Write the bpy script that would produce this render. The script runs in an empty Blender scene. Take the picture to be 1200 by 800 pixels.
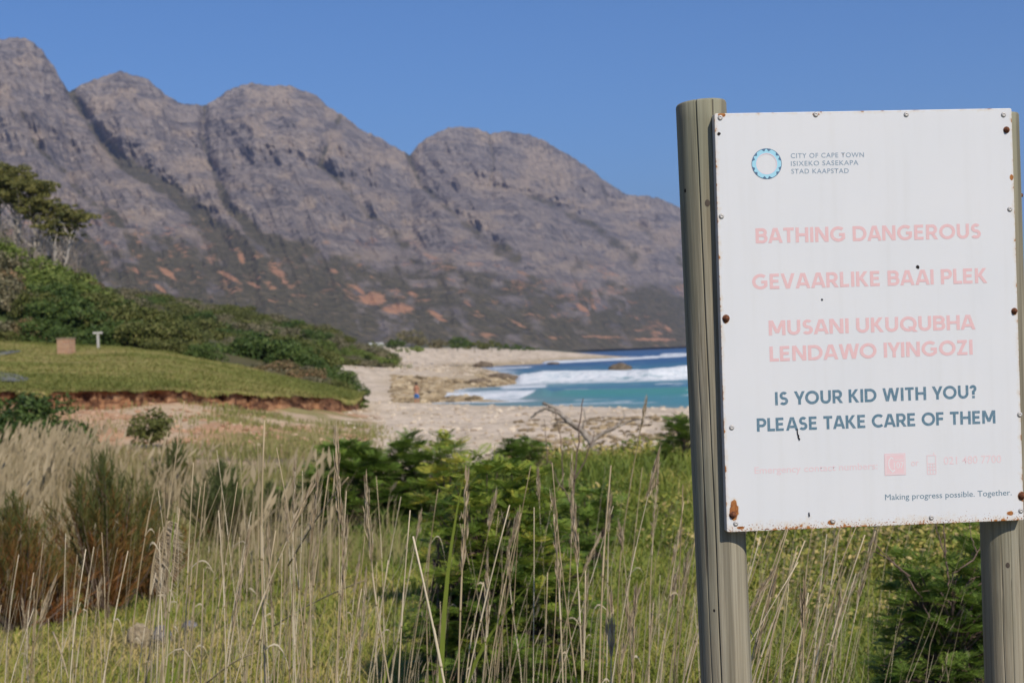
import bpy, bmesh, math, random
import numpy as np
from mathutils import Vector, Matrix

random.seed(7)
rng = np.random.default_rng(11)
R = math.radians
scene = bpy.context.scene
COL = scene.collection

# ------------------------------------------------------------------ camera
CAMZ = 3.9                       # eye height above the sea
F_PX = 1800.0                    # focal length in photo pixels (1200 wide)
ROLL = R(2.0)
PITCH = math.atan(13.0 / F_PX)
_f = np.array([0, math.cos(PITCH), math.sin(PITCH)])
_u0 = np.array([0, -math.sin(PITCH), math.cos(PITCH)])
_r0 = np.array([1.0, 0, 0])
_r = math.cos(ROLL) * _r0 - math.sin(ROLL) * _u0
_u = math.cos(ROLL) * _u0 + math.sin(ROLL) * _r0
CAM = np.array([0, 0, CAMZ])


def P(px, py, d):
    """world point seen at photo pixel (px,py) at forward distance d"""
    v = _f + (px - 600) / F_PX * _r + (400 - py) / F_PX * _u
    return CAM + v * d


def ray(px, py):
    return _f + (px - 600) / F_PX * _r + (400 - py) / F_PX * _u


def on_sea(px, py):
    v = ray(px, py)
    return (CAM + v * (-CAMZ / v[2]))


def uw(px, py):
    v = ray(px, py)
    return v[0] / v[1], v[2] / v[1]


cam_data = bpy.data.cameras.new("camera")
cam = bpy.data.objects.new("camera", cam_data)
COL.objects.link(cam)
cam.matrix_world = Matrix(((_r[0], _u[0], -_f[0], 0), (_r[1], _u[1], -_f[1], 0), (_r[2], _u[2], -_f[2], CAMZ), (0, 0, 0, 1)))
cam_data.sensor_width = 36
cam_data.lens = 36 * F_PX / 1200
cam_data.clip_start = 0.05
cam_data.clip_end = 60000
cam_data.dof.use_dof = True
cam_data.dof.focus_distance = 3.12
cam_data.dof.aperture_fstop = 9.5
scene.camera = cam

# ------------------------------------------------------------------ light
SUN_EL, SUN_AZ = R(43), R(28)    # sun behind the camera, to its right
sun_dir = Vector((math.sin(SUN_AZ) * math.cos(SUN_EL), -math.cos(SUN_AZ) * math.cos(SUN_EL), math.sin(SUN_EL)))
world = bpy.data.worlds.new("World")
scene.world = world
world.use_nodes = True
wn = world.node_tree
wn.nodes.clear()
sky = wn.nodes.new("ShaderNodeTexSky")
sky.sky_type = 'NISHITA'
sky.sun_disc = False
sky.sun_elevation = SUN_EL
sky.sun_rotation = math.atan2(sun_dir.x, sun_dir.y)
sky.altitude = 600
sky.air_density = 1.0
sky.dust_density = 0.2
sky.ozone_density = 3.0
bg = wn.nodes.new("ShaderNodeBackground")
bg.inputs[1].default_value = 0.11
wo = wn.nodes.new("ShaderNodeOutputWorld")
tintn = wn.nodes.new("ShaderNodeMix"); tintn.data_type = 'RGBA'; tintn.blend_type = 'MULTIPLY'
tintn.inputs[0].default_value = 1.0; tintn.inputs[7].default_value = (.42, .66, .97, 1)
wn.links.new(sky.outputs[0], tintn.inputs[6]); wn.links.new(tintn.outputs[2], bg.inputs[0])
wn.links.new(bg.outputs[0], wo.inputs[0])
sd = bpy.data.lights.new("sun", 'SUN')
sd.energy = 4.5
sd.angle = R(0.53)
sd.color = (1.0, 0.92, 0.80)
sun = bpy.data.objects.new("sun", sd)
COL.objects.link(sun)
sun.rotation_euler = sun_dir.to_track_quat('Z', 'Y').to_euler()
scene.view_settings.view_transform = 'Standard'
scene.view_settings.look = 'None'
scene.view_settings.exposure = 0.0
scene.view_settings.gamma = 1.0
scene.render.engine = 'CYCLES'
cy = scene.cycles
cy.max_bounces = 6
cy.diffuse_bounces = 3
cy.glossy_bounces = 2
cy.transmission_bounces = 4
cy.volume_bounces = 0
cy.transparent_max_bounces = 6
cy.caustics_reflective = False
cy.caustics_refractive = False
cy.use_denoising = True


# ------------------------------------------------------------------ helpers
def lin(r, g, b):
    def c(x):
        x /= 255.0
        return x / 12.92 if x <= 0.04045 else ((x + 0.055) / 1.055) ** 2.4
    return (c(r), c(g), c(b), 1.0)


def _h(ix, iy, s):
    n = (ix.astype(np.int64) * 374761393 + iy.astype(np.int64) * 668265263 + s * 974711) & 0xffffffff
    n = ((n ^ (n >> 13)) * 1274126177) & 0xffffffff
    n = n ^ (n >> 16)
    return (n & 0xffffff) / float(0xffffff)


def vnoise(x, y, s=0):
    x = np.asarray(x, float); y = np.asarray(y, float)
    ix = np.floor(x); iy = np.floor(y)
    fx = x - ix; fy = y - iy
    fx = fx * fx * fx * (fx * (fx * 6 - 15) + 10); fy = fy * fy * fy * (fy * (fy * 6 - 15) + 10)
    a = _h(ix, iy, s); b = _h(ix + 1, iy, s); c = _h(ix, iy + 1, s); d = _h(ix + 1, iy + 1, s)
    return (a + (b - a) * fx) * (1 - fy) + (c + (d - c) * fx) * fy


def fbm(x, y, s=0, o=4, g=0.5, l=2.03):
    t = 0; a = 1.0; n = 0
    for k in range(o):
        t = t + a * vnoise(x, y, s + k * 17); n += a
        a *= g; x = x * l + 13.7; y = y * l + 7.1
    return t / n


def ridged(x, y, s=0, o=4, g=0.5):
    t = 0; a = 1.0; n = 0
    for k in range(o):
        t = t + a * (1 - np.abs(2 * vnoise(x, y, s + k * 17) - 1)); n += a
        a *= g; x = x * 2.05 + 3.1; y = y * 2.05 + 9.7
    return t / n


def sstep(a, b, x):
    t = np.clip((x - a) / (b - a), 0, 1)
    return t * t * (3 - 2 * t)


def make_mesh(name, V, Q=None, T=None, mat=None, parent=None, smooth=False, tint=None, vcol=None, vattr=None, mats=None, mi=None):
    """one mesh object from numpy arrays (Q quads, T triangles)"""
    me = bpy.data.meshes.new(name)
    V = np.asarray(V, np.float32)
    parts = []; starts = []; tot = []
    off = 0
    if Q is not None and len(Q):
        Q = np.asarray(Q, np.int32); parts.append(Q.ravel()); starts.append(np.arange(len(Q)) * 4); tot.append(np.full(len(Q), 4)); off = len(Q) * 4
    if T is not None and len(T):
        T = np.asarray(T, np.int32); parts.append(T.ravel()); starts.append(off + np.arange(len(T)) * 3); tot.append(np.full(len(T), 3))
    L = np.concatenate(parts); S = np.concatenate(starts)
    me.vertices.add(len(V)); me.vertices.foreach_set("co", V.ravel())
    me.loops.add(len(L)); me.loops.foreach_set("vertex_index", L)
    me.polygons.add(len(S)); me.polygons.foreach_set("loop_start", S.astype(np.int32))
    me.update(calc_edges=True)
    me.validate()
    me.polygons.foreach_set("use_smooth", np.full(len(me.polygons), bool(smooth)))
    if tint is not None:
        a = me.attributes.new("tint", 'FLOAT', 'FACE'); a.data.foreach_set("value", np.asarray(tint, np.float32))
    if vcol is not None:
        a = me.attributes.new("albedo", 'FLOAT_COLOR', 'POINT')
        c = np.ones((len(V), 4), np.float32); c[:, :3] = vcol; a.data.foreach_set("color", c.ravel())
    for k, v in (vattr or {}).items():
        a = me.attributes.new(k, 'FLOAT', 'POINT'); a.data.foreach_set("value", np.asarray(v, np.float32))
    for m in (mats or ([mat] if mat else [])):
        me.materials.append(m)
    if mi is not None:
        me.polygons.foreach_set("material_index", np.asarray(mi, np.int32))
    ob = bpy.data.objects.new(name, me)
    COL.objects.link(ob)
    if parent:
        ob.parent = parent
    return ob


class MB:
    """collects shapes into one mesh"""
    def __init__(s):
        s.V = []; s.Q = []; s.T = []; s.tq = []; s.tt = []; s.n = 0

    def add(s, V, Q=None, T=None, tq=0.5):
        V = np.asarray(V, float).reshape(-1, 3)
        if Q is not None and len(Q):
            Q = np.asarray(Q, int); s.Q.append(Q + s.n); s.tq.append(np.broadcast_to(tq, (len(Q),)))
        if T is not None and len(T):
            T = np.asarray(T, int); s.T.append(T + s.n); s.tt.append(np.broadcast_to(tq, (len(T),)))
        s.V.append(V); s.n += len(V)

    def tube(s, pts, rad, n=6, tint=0.5, cap=True):
        pts = np.asarray(pts, float); k = len(pts)
        rad = np.broadcast_to(rad, (k,))
        tg = np.gradient(pts, axis=0); tg /= np.linalg.norm(tg, axis=1)[:, None] + 1e-12
        ref = np.array([0.31, 0.93, 0.2]) if abs(tg[:, 2]).mean() > 0.5 else np.array([0.05, 0.1, 1.0])
        a = np.cross(tg, ref); a /= np.linalg.norm(a, axis=1)[:, None] + 1e-12
        b = np.cross(tg, a)
        an = np.arange(n) * 2 * math.pi / n
        V = pts[:, None, :] + rad[:, None, None] * (np.cos(an)[None, :, None] * a[:, None, :] + np.sin(an)[None, :, None] * b[:, None, :])
        V = V.reshape(-1, 3)
        i = np.arange(k - 1)[:, None] * n; j = np.arange(n)[None, :]; j2 = (j + 1) % n
        Q = np.stack([i + j, i + n + j, i + n + j2, i + j2], -1).reshape(-1, 4)
        T = []
        if cap:
            V = np.vstack([V, pts[0], pts[-1]]); c0 = k * n; c1 = c0 + 1
            T = [[c0, q, (q + 1) % n] for q in range(n)] + [[c1, (k - 1) * n + (q + 1) % n, (k - 1) * n + q] for q in range(n)]
        s.add(V, Q, T, tint)

    def box(s, c, h, M=None, tint=0.5):
        v = np.array([[x, y, z] for x in (-1, 1) for y in (-1, 1) for z in (-1, 1)], float) * np.asarray(h)
        if M is not None:
            v = v @ np.asarray(M).T
        v = v + np.asarray(c)
        s.add(v, [[0, 1, 3, 2], [4, 6, 7, 5], [0, 4, 5, 1], [2, 3, 7, 6], [0, 2, 6, 4], [1, 5, 7, 3]], None, tint)

    def leaves(s, C, A, B, tint):
        """diamond leaves: centre C, half axes A (long) and B (wide)"""
        V = np.stack([C - A, C + B - A * .15, C + A, C - B - A * .15], 1).reshape(-1, 3)
        n = len(C)
        s.add(V, np.arange(n * 4).reshape(n, 4), None, tint)

    def build(s, name, mat=None, parent=None, smooth=False, **k):
        V = np.vstack(s.V)
        Q = np.vstack(s.Q) if s.Q else None; T = np.vstack(s.T) if s.T else None
        tint = np.concatenate(s.tq + s.tt)
        return make_mesh(name, V, Q, T, mat, parent, smooth, tint=tint, **k)


def tag(o, label=None, cat=None, group=None, kind=None):
    if label: o["label"] = label
    if cat: o["category"] = cat
    if group: o["group"] = group
    if kind: o["kind"] = kind
    return o


def thing(name, label, cat, loc, rotz=0, group=None):
    o = bpy.data.objects.new(name, None)
    COL.objects.link(o)
    o.empty_display_size = 0.2
    o.location = loc; o.rotation_euler = (0, 0, rotz)
    return tag(o, label, cat, group)


def copy_tree(o, parent=None):
    c = o.copy(); COL.objects.link(c)
    if parent: c.parent = parent
    for ch in list(o.children): copy_tree(ch, c)
    return c


def unit(v):
    return v / (np.linalg.norm(v, axis=-1, keepdims=True) + 1e-12)


def rand_dirs(n):
    return unit(rng.normal(size=(n, 3)))


# ------------------------------------------------------------------ materials
class NT:
    def __init__(s, name):
        s.m = bpy.data.materials.new(name); s.m.use_nodes = True
        s.t = s.m.node_tree; s.t.nodes.clear()
        s.out = s.n("OutputMaterial")

    def n(s, typ, **k):
        nd = s.t.nodes.new("ShaderNode" + typ)
        for a, v in k.items(): setattr(nd, a, v)
        return nd

    def l(s, a, b):
        s.t.links.new(a, b)

    def val(s, sock, v):
        if isinstance(v, bpy.types.NodeSocket): s.l(v, sock)
        elif v is not None: sock.default_value = v

    def math(s, op, a, b=None, c=None, clamp=False):
        m = s.n("Math", operation=op, use_clamp=clamp)
        s.val(m.inputs[0], a); s.val(m.inputs[1], b); s.val(m.inputs[2], c)
        return m.outputs[0]

    def mix(s, f, a, b, typ='MIX'):
        m = s.n("Mix", data_type='RGBA', blend_type=typ)
        s.val(m.inputs[0], f); s.val(m.inputs[6], a); s.val(m.inputs[7], b)
        return m.outputs[2]

    def noise(s, vec, scale, detail=3, rough=0.5, dist=0.0):
        t = s.n("TexNoise")
        if vec is not None: s.l(vec, t.inputs["Vector"])
        t.inputs["Scale"].default_value = scale; t.inputs["Detail"].default_value = detail
        t.inputs["Roughness"].default_value = rough; t.inputs["Distortion"].default_value = dist
        return t.outputs[0]

    def ramp(s, f, stops):
        r = s.n("ValToRGB")
        e = r.color_ramp.elements
        while len(e) < len(stops): e.new(0.5)
        for k, (p, c) in enumerate(stops):
            e[k].position = p; e[k].color = c if len(c) == 4 else (*c, 1)
        s.l(f, r.inputs[0])
        return r.outputs[0]

    def obj(s):
        return s.n("TexCoord").outputs["Object"]

    def scaled(s, vec, sc):
        m = s.n("Mapping"); m.inputs["Scale"].default_value = sc
        s.l(vec, m.inputs["Vector"])
        return m.outputs[0]

    def attr(s, name, col=False):
        a = s.n("Attribute", attribute_name=name)
        return a.outputs["Color" if col else "Fac"]

    def bump(s, h, strength, dist):
        b = s.n("Bump"); b.inputs["Strength"].default_value = strength; b.inputs["Distance"].default_value = dist
        s.l(h, b.inputs["Height"])
        return b.outputs[0]

    def principled(s, col, rough=0.8, normal=None, spec=0.3, metal=0.0):
        p = s.n("BsdfPrincipled")
        s.val(p.inputs["Base Color"], col); s.val(p.inputs["Roughness"], rough)
        p.inputs["Specular IOR Level"].default_value = spec
        s.val(p.inputs["Metallic"], metal)
        if normal is not None: s.l(normal, p.inputs["Normal"])
        return p.outputs[0]

    def done(s, sh):
        s.l(sh, s.out.inputs["Surface"])
        return s.m


def g(v):
    return (v, v, v, 1)


def leaf_mat(name, stops, transl=0.3, rough=0.55):
    """foliage: per-leaf tint through a colour ramp, some light passing through"""
    m = NT(name)
    c = m.ramp(m.attr("tint"), stops)
    p = m.principled(c, rough, spec=0.25)
    if transl:
        tr = m.n("BsdfTranslucent"); m.l(m.mix(0.35, c, (0.16, 0.2, 0.02, 1)), tr.inputs[0])
        mx = m.n("MixShader"); mx.inputs[0].default_value = transl
        m.l(p, mx.inputs[1]); m.l(tr.outputs[0], mx.inputs[2]); p = mx.outputs[0]
    return m.done(p)


def plain(name, c1, c2, scale=8, rough=0.8, bump=0.0, detail=4, spec=0.3, metal=0.0):
    m = NT(name); o = m.obj()
    n = m.noise(o, scale, detail, 0.6)
    c = m.ramp(n, [(0.3, c1), (0.7, c2)])
    b = m.bump(n, bump, 0.05) if bump else None
    return m.done(m.principled(c, rough, b, spec, metal))


M = {}
M['bush_olive'] = leaf_mat('olive_leaves', [(0, (0.076, 0.091, 0.024)), (.6, (0.153, 0.166, 0.043)), (1, (0.239, 0.221, 0.076))])
M['bush_bright'] = leaf_mat('bright_leaves', [(0, (0.081, 0.121, 0.024)), (.6, (0.161, 0.215, 0.045)), (1, (0.265, 0.292, 0.075))])
M['bush_grey'] = leaf_mat('grey_green_leaves', [(0, (0.109, 0.110, 0.059)), (.6, (0.217, 0.193, 0.109)), (1, (0.347, 0.286, 0.168))])
M['bush_dark'] = leaf_mat('dark_leaves', [(0, (0.043, 0.074, 0.020)), (.6, (0.087, 0.138, 0.030)), (1, (0.162, 0.203, 0.050))])
M['bush_brown'] = leaf_mat('brownish_leaves', [(0, (0.109, 0.091, 0.042)), (.55, (0.217, 0.166, 0.076)), (1, (0.391, 0.221, 0.118))])
M['gum_leaf'] = leaf_mat('gum_leaves', [(0, (.07, .085, .026)), (.6, (.17, .165, .046)), (1, (.27, .24, .07))])
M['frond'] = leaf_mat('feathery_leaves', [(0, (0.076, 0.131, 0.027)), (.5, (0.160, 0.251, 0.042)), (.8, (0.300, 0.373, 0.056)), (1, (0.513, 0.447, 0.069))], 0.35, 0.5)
M['upright'] = leaf_mat('upright_shrub_leaves', [(0, (0.264, 0.098, 0.033)), (.35, (0.240, 0.127, 0.039)), (.6, (0.120, 0.121, 0.033)), (1, (0.102, 0.127, 0.044))], 0.25)
M['grass'] = leaf_mat('grass_blades', [(0, (0.112, 0.166, 0.025)), (.4, (0.225, 0.274, 0.044)), (.65, (0.390, 0.367, 0.075)), (.85, (0.570, 0.446, 0.151)), (1, (0.660, 0.504, 0.231))], 0.35, 0.5)
M['terrace_grass'] = leaf_mat('cropped_grass_blades', [(0, (.13, .155, .035)), (.6, (.24, .25, .065)), (1, (.43, .35, .14))], 0.25, 0.6)
M['dry'] = leaf_mat('dry_blades', [(0, (.24, .19, .12)), (.5, (.38, .31, .2)), (1, (.52, .45, .32))], 0.2, 0.6)
M['slope_grass'] = leaf_mat('slope_grass_blades', [(0, (.26, .2, .12)), (.4, (.33, .27, .13)), (.75, (.27, .26, .085)), (1, (.2, .22, .06))], .25, .6)
M['reedbed'] = leaf_mat('reed_bed_blades', [(0, (.2, .165, .075)), (.5, (.36, .285, .165)), (1, (.47, .375, .235))], 0.2, 0.6)
M['stem'] = leaf_mat('reed_stems', [(0, (.24, .18, .10)), (.5, (.42, .33, .2)), (1, (.6, .51, .36))], 0.0, 0.5)
M['seed'] = leaf_mat('reed_seed_heads', [(0, (.28, .2, .12)), (.5, (.45, .35, .23)), (1, (.58, .48, .34))], 0.25, 0.7)
M['twig'] = plain('brown_twig_bark', (.10, .065, .045, 1), (.2, .14, .11, 1), 30, 0.8)
M['twig_grey'] = plain('grey_brown_twigs', (.16, .13, .11, 1), (.3, .26, .22, 1), 2, .9)
M['driftwood'] = plain('bleached_driftwood', (.13, .1, .075, 1), (.4, .35, .29, 1), 9, 0.8)
M['pale_bark'] = plain('pale_bark', (.36, .31, .26, 1), (.6, .54, .47, 1), 1.5, 0.8)
M['dark_bark'] = plain('dark_bark', (.06, .05, .04, 1), (.13, .1, .08, 1), 3, 0.9)
M['rock'] = plain('brown_rock', (.08, .06, .04, 1), (.22, .165, .11, 1), 1.2, 0.85, 0.6)
M['grey_rock'] = plain('grey_rock', (.08, .075, .08, 1), (.26, .245, .25, 1), 14, 0.9, 0.8)
M['tan_rock'] = plain('tan_rock', (.2, .15, .09, 1), (.42, .34, .22, 1), 16, 0.9, 0.8)
M['pebble'] = leaf_mat('beach_stones', [(0, (.3, .23, .16)), (.4, (.52, .43, .32)), (1, (.68, .58, .45))], 0.0, 0.8)
M['skin'] = plain('tanned_skin', (.42, .2, .12, 1), (.5, .25, .15, 1), 5, 0.6)
M['shorts'] = plain('blue_cloth', (.03, .15, .4, 1), (.05, .2, .5, 1), 12, 0.8)
M['hair'] = plain('dark_hair', (.03, .022, .016, 1), (.06, .045, .03, 1), 40, 0.7)
M['white_wall'] = plain('white_plaster', (.42, .39, .35, 1), (.5, .47, .43, 1), 2, 0.8)
M['grey_roof'] = plain('pale_roof_sheet', (.6, .6, .6, 1), (.75, .75, .74, 1), 1.5, 0.5)
M['glass'] = plain('dark_window_glass', (.03, .035, .04, 1), (.05, .055, .06, 1), 1, 0.1, spec=0.5)
M['asphalt'] = plain('asphalt', (.14, .14, .145, 1), (.21, .21, .215, 1), 3, 0.9, 0.2)
M['grey_timber'] = plain('grey_timber', (.36, .34, .3, 1), (.52, .5, .46, 1), 6, 0.8)

# brick
m = NT('orange_brick')
bt = m.n("TexBrick")
sx = m.n("SeparateXYZ"); m.l(m.obj(), sx.inputs[0])
cx = m.n("CombineXYZ"); m.l(m.math('ADD', sx.outputs[0], sx.outputs[1]), cx.inputs[0]); m.l(sx.outputs[2], cx.inputs[1])
m.l(cx.outputs[0], bt.inputs["Vector"])
bt.inputs["Color1"].default_value = (.38, .17, .085, 1); bt.inputs["Color2"].default_value = (.5, .27, .14, 1)
bt.inputs["Mortar"].default_value = (.42, .36, .28, 1); bt.inputs["Scale"].default_value = 1.0
bt.inputs["Mortar Size"].default_value = 0.012; bt.inputs["Brick Width"].default_value = 0.23; bt.inputs["Row Height"].default_value = 0.085
M['brick'] = m.done(m.principled(bt.outputs[0], 0.85, m.bump(bt.outputs[1], -0.4, 0.02)))

# weathered, green-treated pine post: grain runs along local Z
m = NT('weathered_pine')
o = m.obj()
gr = m.noise(m.scaled(o, (80, 80, 1.3)), 1.0, 6, 0.66, 1.6)
fine = m.noise(m.scaled(o, (260, 260, 4)), 1.0, 3, 0.6)
big = m.noise(m.scaled(o, (9, 9, 1.5)), 1.0, 3, 0.5)
c = m.ramp(gr, [(.30, (.15, .125, .085, 1)), (.43, (.30, .265, .195, 1)), (.55, (.42, .38, .285, 1)), (.66, (.34, .315, .235, 1)), (.8, (.45, .41, .315, 1))])
c = m.mix(m.math('MULTIPLY', m.ramp(big, [(.4, g(0)), (.7, g(1))]), .5), c, (.36, .27, .15, 1))
c = m.mix(m.ramp(m.noise(m.scaled(o, (5, 5, 2)), 1.0, 2), [(.42, g(0)), (.65, g(.45))]), c, (.22, .27, .20, 1))
stain = m.noise(m.scaled(o, (22, 22, .9)), 1.0, 4, .6, 1.0)
c = m.mix(m.ramp(stain, [(.36, g(.62)), (.52, g(0))]), c, (.135, .12, .085, 1))
c = m.mix(m.ramp(stain, [(.56, g(0)), (.72, g(.55))]), c, (.47, .45, .38, 1))
streak = m.noise(m.scaled(o, (34, 34, .5)), 1.0, 3, .5, .6)
c = m.mix(m.ramp(streak, [(.60, g(0)), (.66, g(.6)), (.72, g(0))]), c, (.30, .20, .10, 1))
crack = m.ramp(m.noise(m.scaled(o, (75, 75, .55)), 1.0, 2, .5, .5), [(.0, g(1)), (.31, g(1)), (.345, g(0))])
c = m.mix(crack, c, (.06, .05, .04, 1))
h = m.math('SUBTRACT', m.math('ADD', m.math('MULTIPLY', gr, .6), m.math('MULTIPLY', fine, .35)), m.math('MULTIPLY', crack, .8))
c = m.mix(m.math('MULTIPLY', fine, .35), c, (.12, .11, .08, 1))
M['post'] = m.done(m.principled(c, 0.85, m.bump(h, 0.55, 0.003), .2))

# ---- sign face: white paint with rust creeping in from the edges (object coords of the board)
SW, SH = 0.600, 0.843
def rust_paint(name, spots, base=(.715, .722, .732, 1)):
    m = NT(name); o = m.obj()
    sp = m.n("SeparateXYZ"); m.l(o, sp.inputs[0])
    ex = m.math('SUBTRACT', SW / 2, m.math('ABSOLUTE', sp.outputs[0]))
    eb = m.math('ADD', sp.outputs[2], SH / 2); et = m.math('SUBTRACT', SH / 2, sp.outputs[2])
    n1 = m.noise(o, 95, 4, .6); n2 = m.noise(o, 26, 3, .6); n3 = m.noise(o, 7, 3, .5)
    # rim stain: likelihood falls with distance to an edge, bottom edge worst
    def fall(e, w): return m.math('SUBTRACT', 1.0, m.math('DIVIDE', e, w), clamp=True)
    rim = m.math('MAXIMUM', fall(eb, .034), m.math('MAXIMUM', m.math('MULTIPLY', fall(et, .012), .85), m.math('MULTIPLY', fall(ex, .014), .95)))
    pat = m.math('ADD', m.math('MULTIPLY', n1, .55), m.math('MULTIPLY', n2, .55))
    rust = m.math('ADD', m.math('MULTIPLY', rim, .40), pat)
    n4 = m.noise(o, 300, 2, .5)
    speck = m.math('ADD', n4, m.math('MULTIPLY', fall(eb, .045), .30))
    rust = m.math('MAXIMUM', rust, m.math('MULTIPLY', m.math('GREATER_THAN', speck, .865), 1.0))
    front = m.math('LESS_THAN', sp.outputs[1], .0016)
    halo = rust
    for (x, z, r, k) in spots:
        dx = m.math('SUBTRACT', sp.outputs[0], x); dz = m.math('SUBTRACT', sp.outputs[2], z)
        dz = m.math('MULTIPLY', dz, k)
        d = m.math('SQRT', m.math('ADD', m.math('MULTIPLY', dx, dx), m.math('MULTIPLY', dz, dz)))
        f = m.math('SUBTRACT', 1.0, m.math('DIVIDE', d, r), clamp=True)
        rust = m.math('MAXIMUM', rust, m.math('ADD', pat, m.math('MULTIPLY', f, 1.0)))
    mask = m.math('MULTIPLY', front, m.ramp(rust, [(.0, g(0)), (.93, g(0)), (.99, g(1))]))
    pale = m.ramp(rust, [(.0, g(0)), (.74, g(0)), (.97, g(.5))])
    paint = m.mix(m.ramp(n3, [(.35, g(0)), (.75, g(.5))]), base, (.67, .69, .71, 1))
    grime = m.ramp(m.noise(m.scaled(o, (40, 40, 2.2)), 1.0, 4, .6), [(.5, g(0)), (.8, g(.16))])
    paint = m.mix(grime, paint, (.55, .54, .5, 1))
    paint = m.mix(pale, paint, (.62, .5, .33, 1))
    rc = m.ramp(n1, [(.3, (.10, .03, .012, 1)), (.5, (.33, .12, .035, 1)), (.7, (.45, .2, .06, 1))])
    c = m.mix(mask, paint, rc)
    rough = m.math('ADD', m.math('MULTIPLY', mask, .4), .45)
    b = m.bump(m.math('ADD', m.math('MULTIPLY', mask, .5), m.math('MULTIPLY', n2, .1)), .35, .002)
    return m.done(m.principled(c, rough, b, .3))
def flat(name, c, rough=.5, spec=.3, wear=.25):
    m = NT(name); o = m.obj()
    n = m.noise(o, 160, 4, .7)
    cc = m.mix(m.ramp(n, [(.45, g(0)), (.75, g(wear))]), c, (.72, .73, .745, 1))
    return m.done(m.principled(cc, rough, None, spec))
M['red_ink'] = flat('faded_red_ink', lin(226, 187, 187), wear=.25)
M['faint_ink'] = flat('very_faded_red_ink', lin(228, 205, 207), wear=.05)
M['icon_ink'] = flat('faded_icon_ink', lin(229, 199, 201), wear=.15)
M['blue_ink'] = flat('slate_blue_ink', lin(92, 124, 142), wear=.2)
M['small_ink'] = flat('grey_blue_ink', lin(128, 150, 168), wear=.3)
M['cyan_ink'] = flat('cyan_ink', lin(160, 214, 232), wear=.2)
M['deep_ink'] = flat('dark_blue_ink', lin(80, 110, 140), wear=.1)
M['ring_pink'] = flat('pale_pink_ink', lin(226, 208, 216), wear=.2)
M['rivet'] = plain('dull_rivet_metal', (.42, .4, .38, 1), (.6, .58, .55, 1), 300, .5, spec=.4, metal=.3)
M['bolt'] = plain('rusty_bolt', (.06, .022, .012, 1), (.24, .09, .04, 1), 260, .85)
M['hole'] = plain('dark_hole', (.012, .01, .01, 1), (.03, .025, .022, 1), 200, .9)

# ---- land: albedo computed per vertex from what grows or lies there, plus fine grain
m = NT('land')
o = m.obj()
a = m.attr("albedo", True)
n1 = m.noise(o, 1.6, 6, .65); n2 = m.noise(o, 9, 5, .65)
k = m.math('ADD', m.math('MULTIPLY', n1, .5), m.math('MULTIPLY', n2, .55))
c = m.mix(1.0, a, m.ramp(k, [(.3, g(.62)), (.5, g(.98)), (.75, g(1.32))]), 'MULTIPLY')
M['land'] = m.done(m.principled(c, .9, m.bump(k, .6, .08), .1))

# ---- mountain rock
m = NT('mountain_rock')
o = m.obj()
veg = m.attr("veg"); bare = m.attr("bare"); pale = m.attr("pale")
n1 = m.noise(o, .004, 8, .62); n2 = m.noise(o, .018, 6, .65); n3 = m.noise(o, .06, 5, .65)
wp = m.n("SeparateXYZ"); m.l(o, wp.inputs[0])
st = m.n("CombineXYZ"); m.l(m.math('MULTIPLY', wp.outputs[0], .0016), st.inputs[0])
m.l(m.math('MULTIPLY', wp.outputs[1], .0016), st.inputs[1]); m.l(m.math('MULTIPLY', wp.outputs[2], .026), st.inputs[2])
strata = m.noise(st.outputs[0], 1.0, 5, .62, 1.2)
c = m.ramp(n2, [(.32, (.12, .105, .103, 1)), (.5, (.228, .198, .186, 1)), (.66, (.37, .31, .27, 1))])
c = m.mix(m.ramp(strata, [(.44, g(0)), (.62, g(.65))]), c, (.37, .3, .245, 1))
c = m.mix(m.ramp(strata, [(.3, g(.5)), (.44, g(0))]), c, (.12, .11, .11, 1))
c = m.mix(m.ramp(n3, [(.34, g(.75)), (.50, g(0))]), c, (.085, .08, .082, 1))
c = m.mix(m.ramp(n3, [(.52, g(0)), (.68, g(.5))]), c, (.42, .37, .33, 1))
c = m.mix(m.math('MULTIPLY', pale, m.ramp(n3, [(.35, g(.2)), (.6, g(.9))])), c, (.45, .35, .26, 1))
vm = m.math('ADD', veg, m.math('ADD', m.math('MULTIPLY', n2, .5), m.math('MULTIPLY', n3, .4)))
vm = m.ramp(vm, [(.0, g(0)), (.84, g(0)), (1.0, g(1))])
vc = m.ramp(n3, [(.3, (.066, .062, .034, 1)), (.55, (.12, .105, .058, 1)), (.72, (.28, .2, .122, 1))])
c = m.mix(m.math('MULTIPLY', vm, .92), c, vc)
bm_ = m.math('ADD', bare, m.math('ADD', m.math('MULTIPLY', n3, 1.15), m.math('MULTIPLY', n2, .5)))
bm_ = m.ramp(m.math('MULTIPLY', bm_, .67), [(.0, g(0)), (.80, g(0)), (.94, g(1))])
c = m.mix(bm_, c, (.50, .27, .155, 1))
hh = m.math('ADD', m.math('MULTIPLY', n1, 1.0), m.math('ADD', m.math('MULTIPLY', n2, .5), m.math('ADD', m.math('MULTIPLY', n3, .22), m.math('MULTIPLY', strata, .35))))
M['mountain'] = m.done(m.principled(c, .95, m.bump(hh, 1.0, 60), .05))

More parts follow.
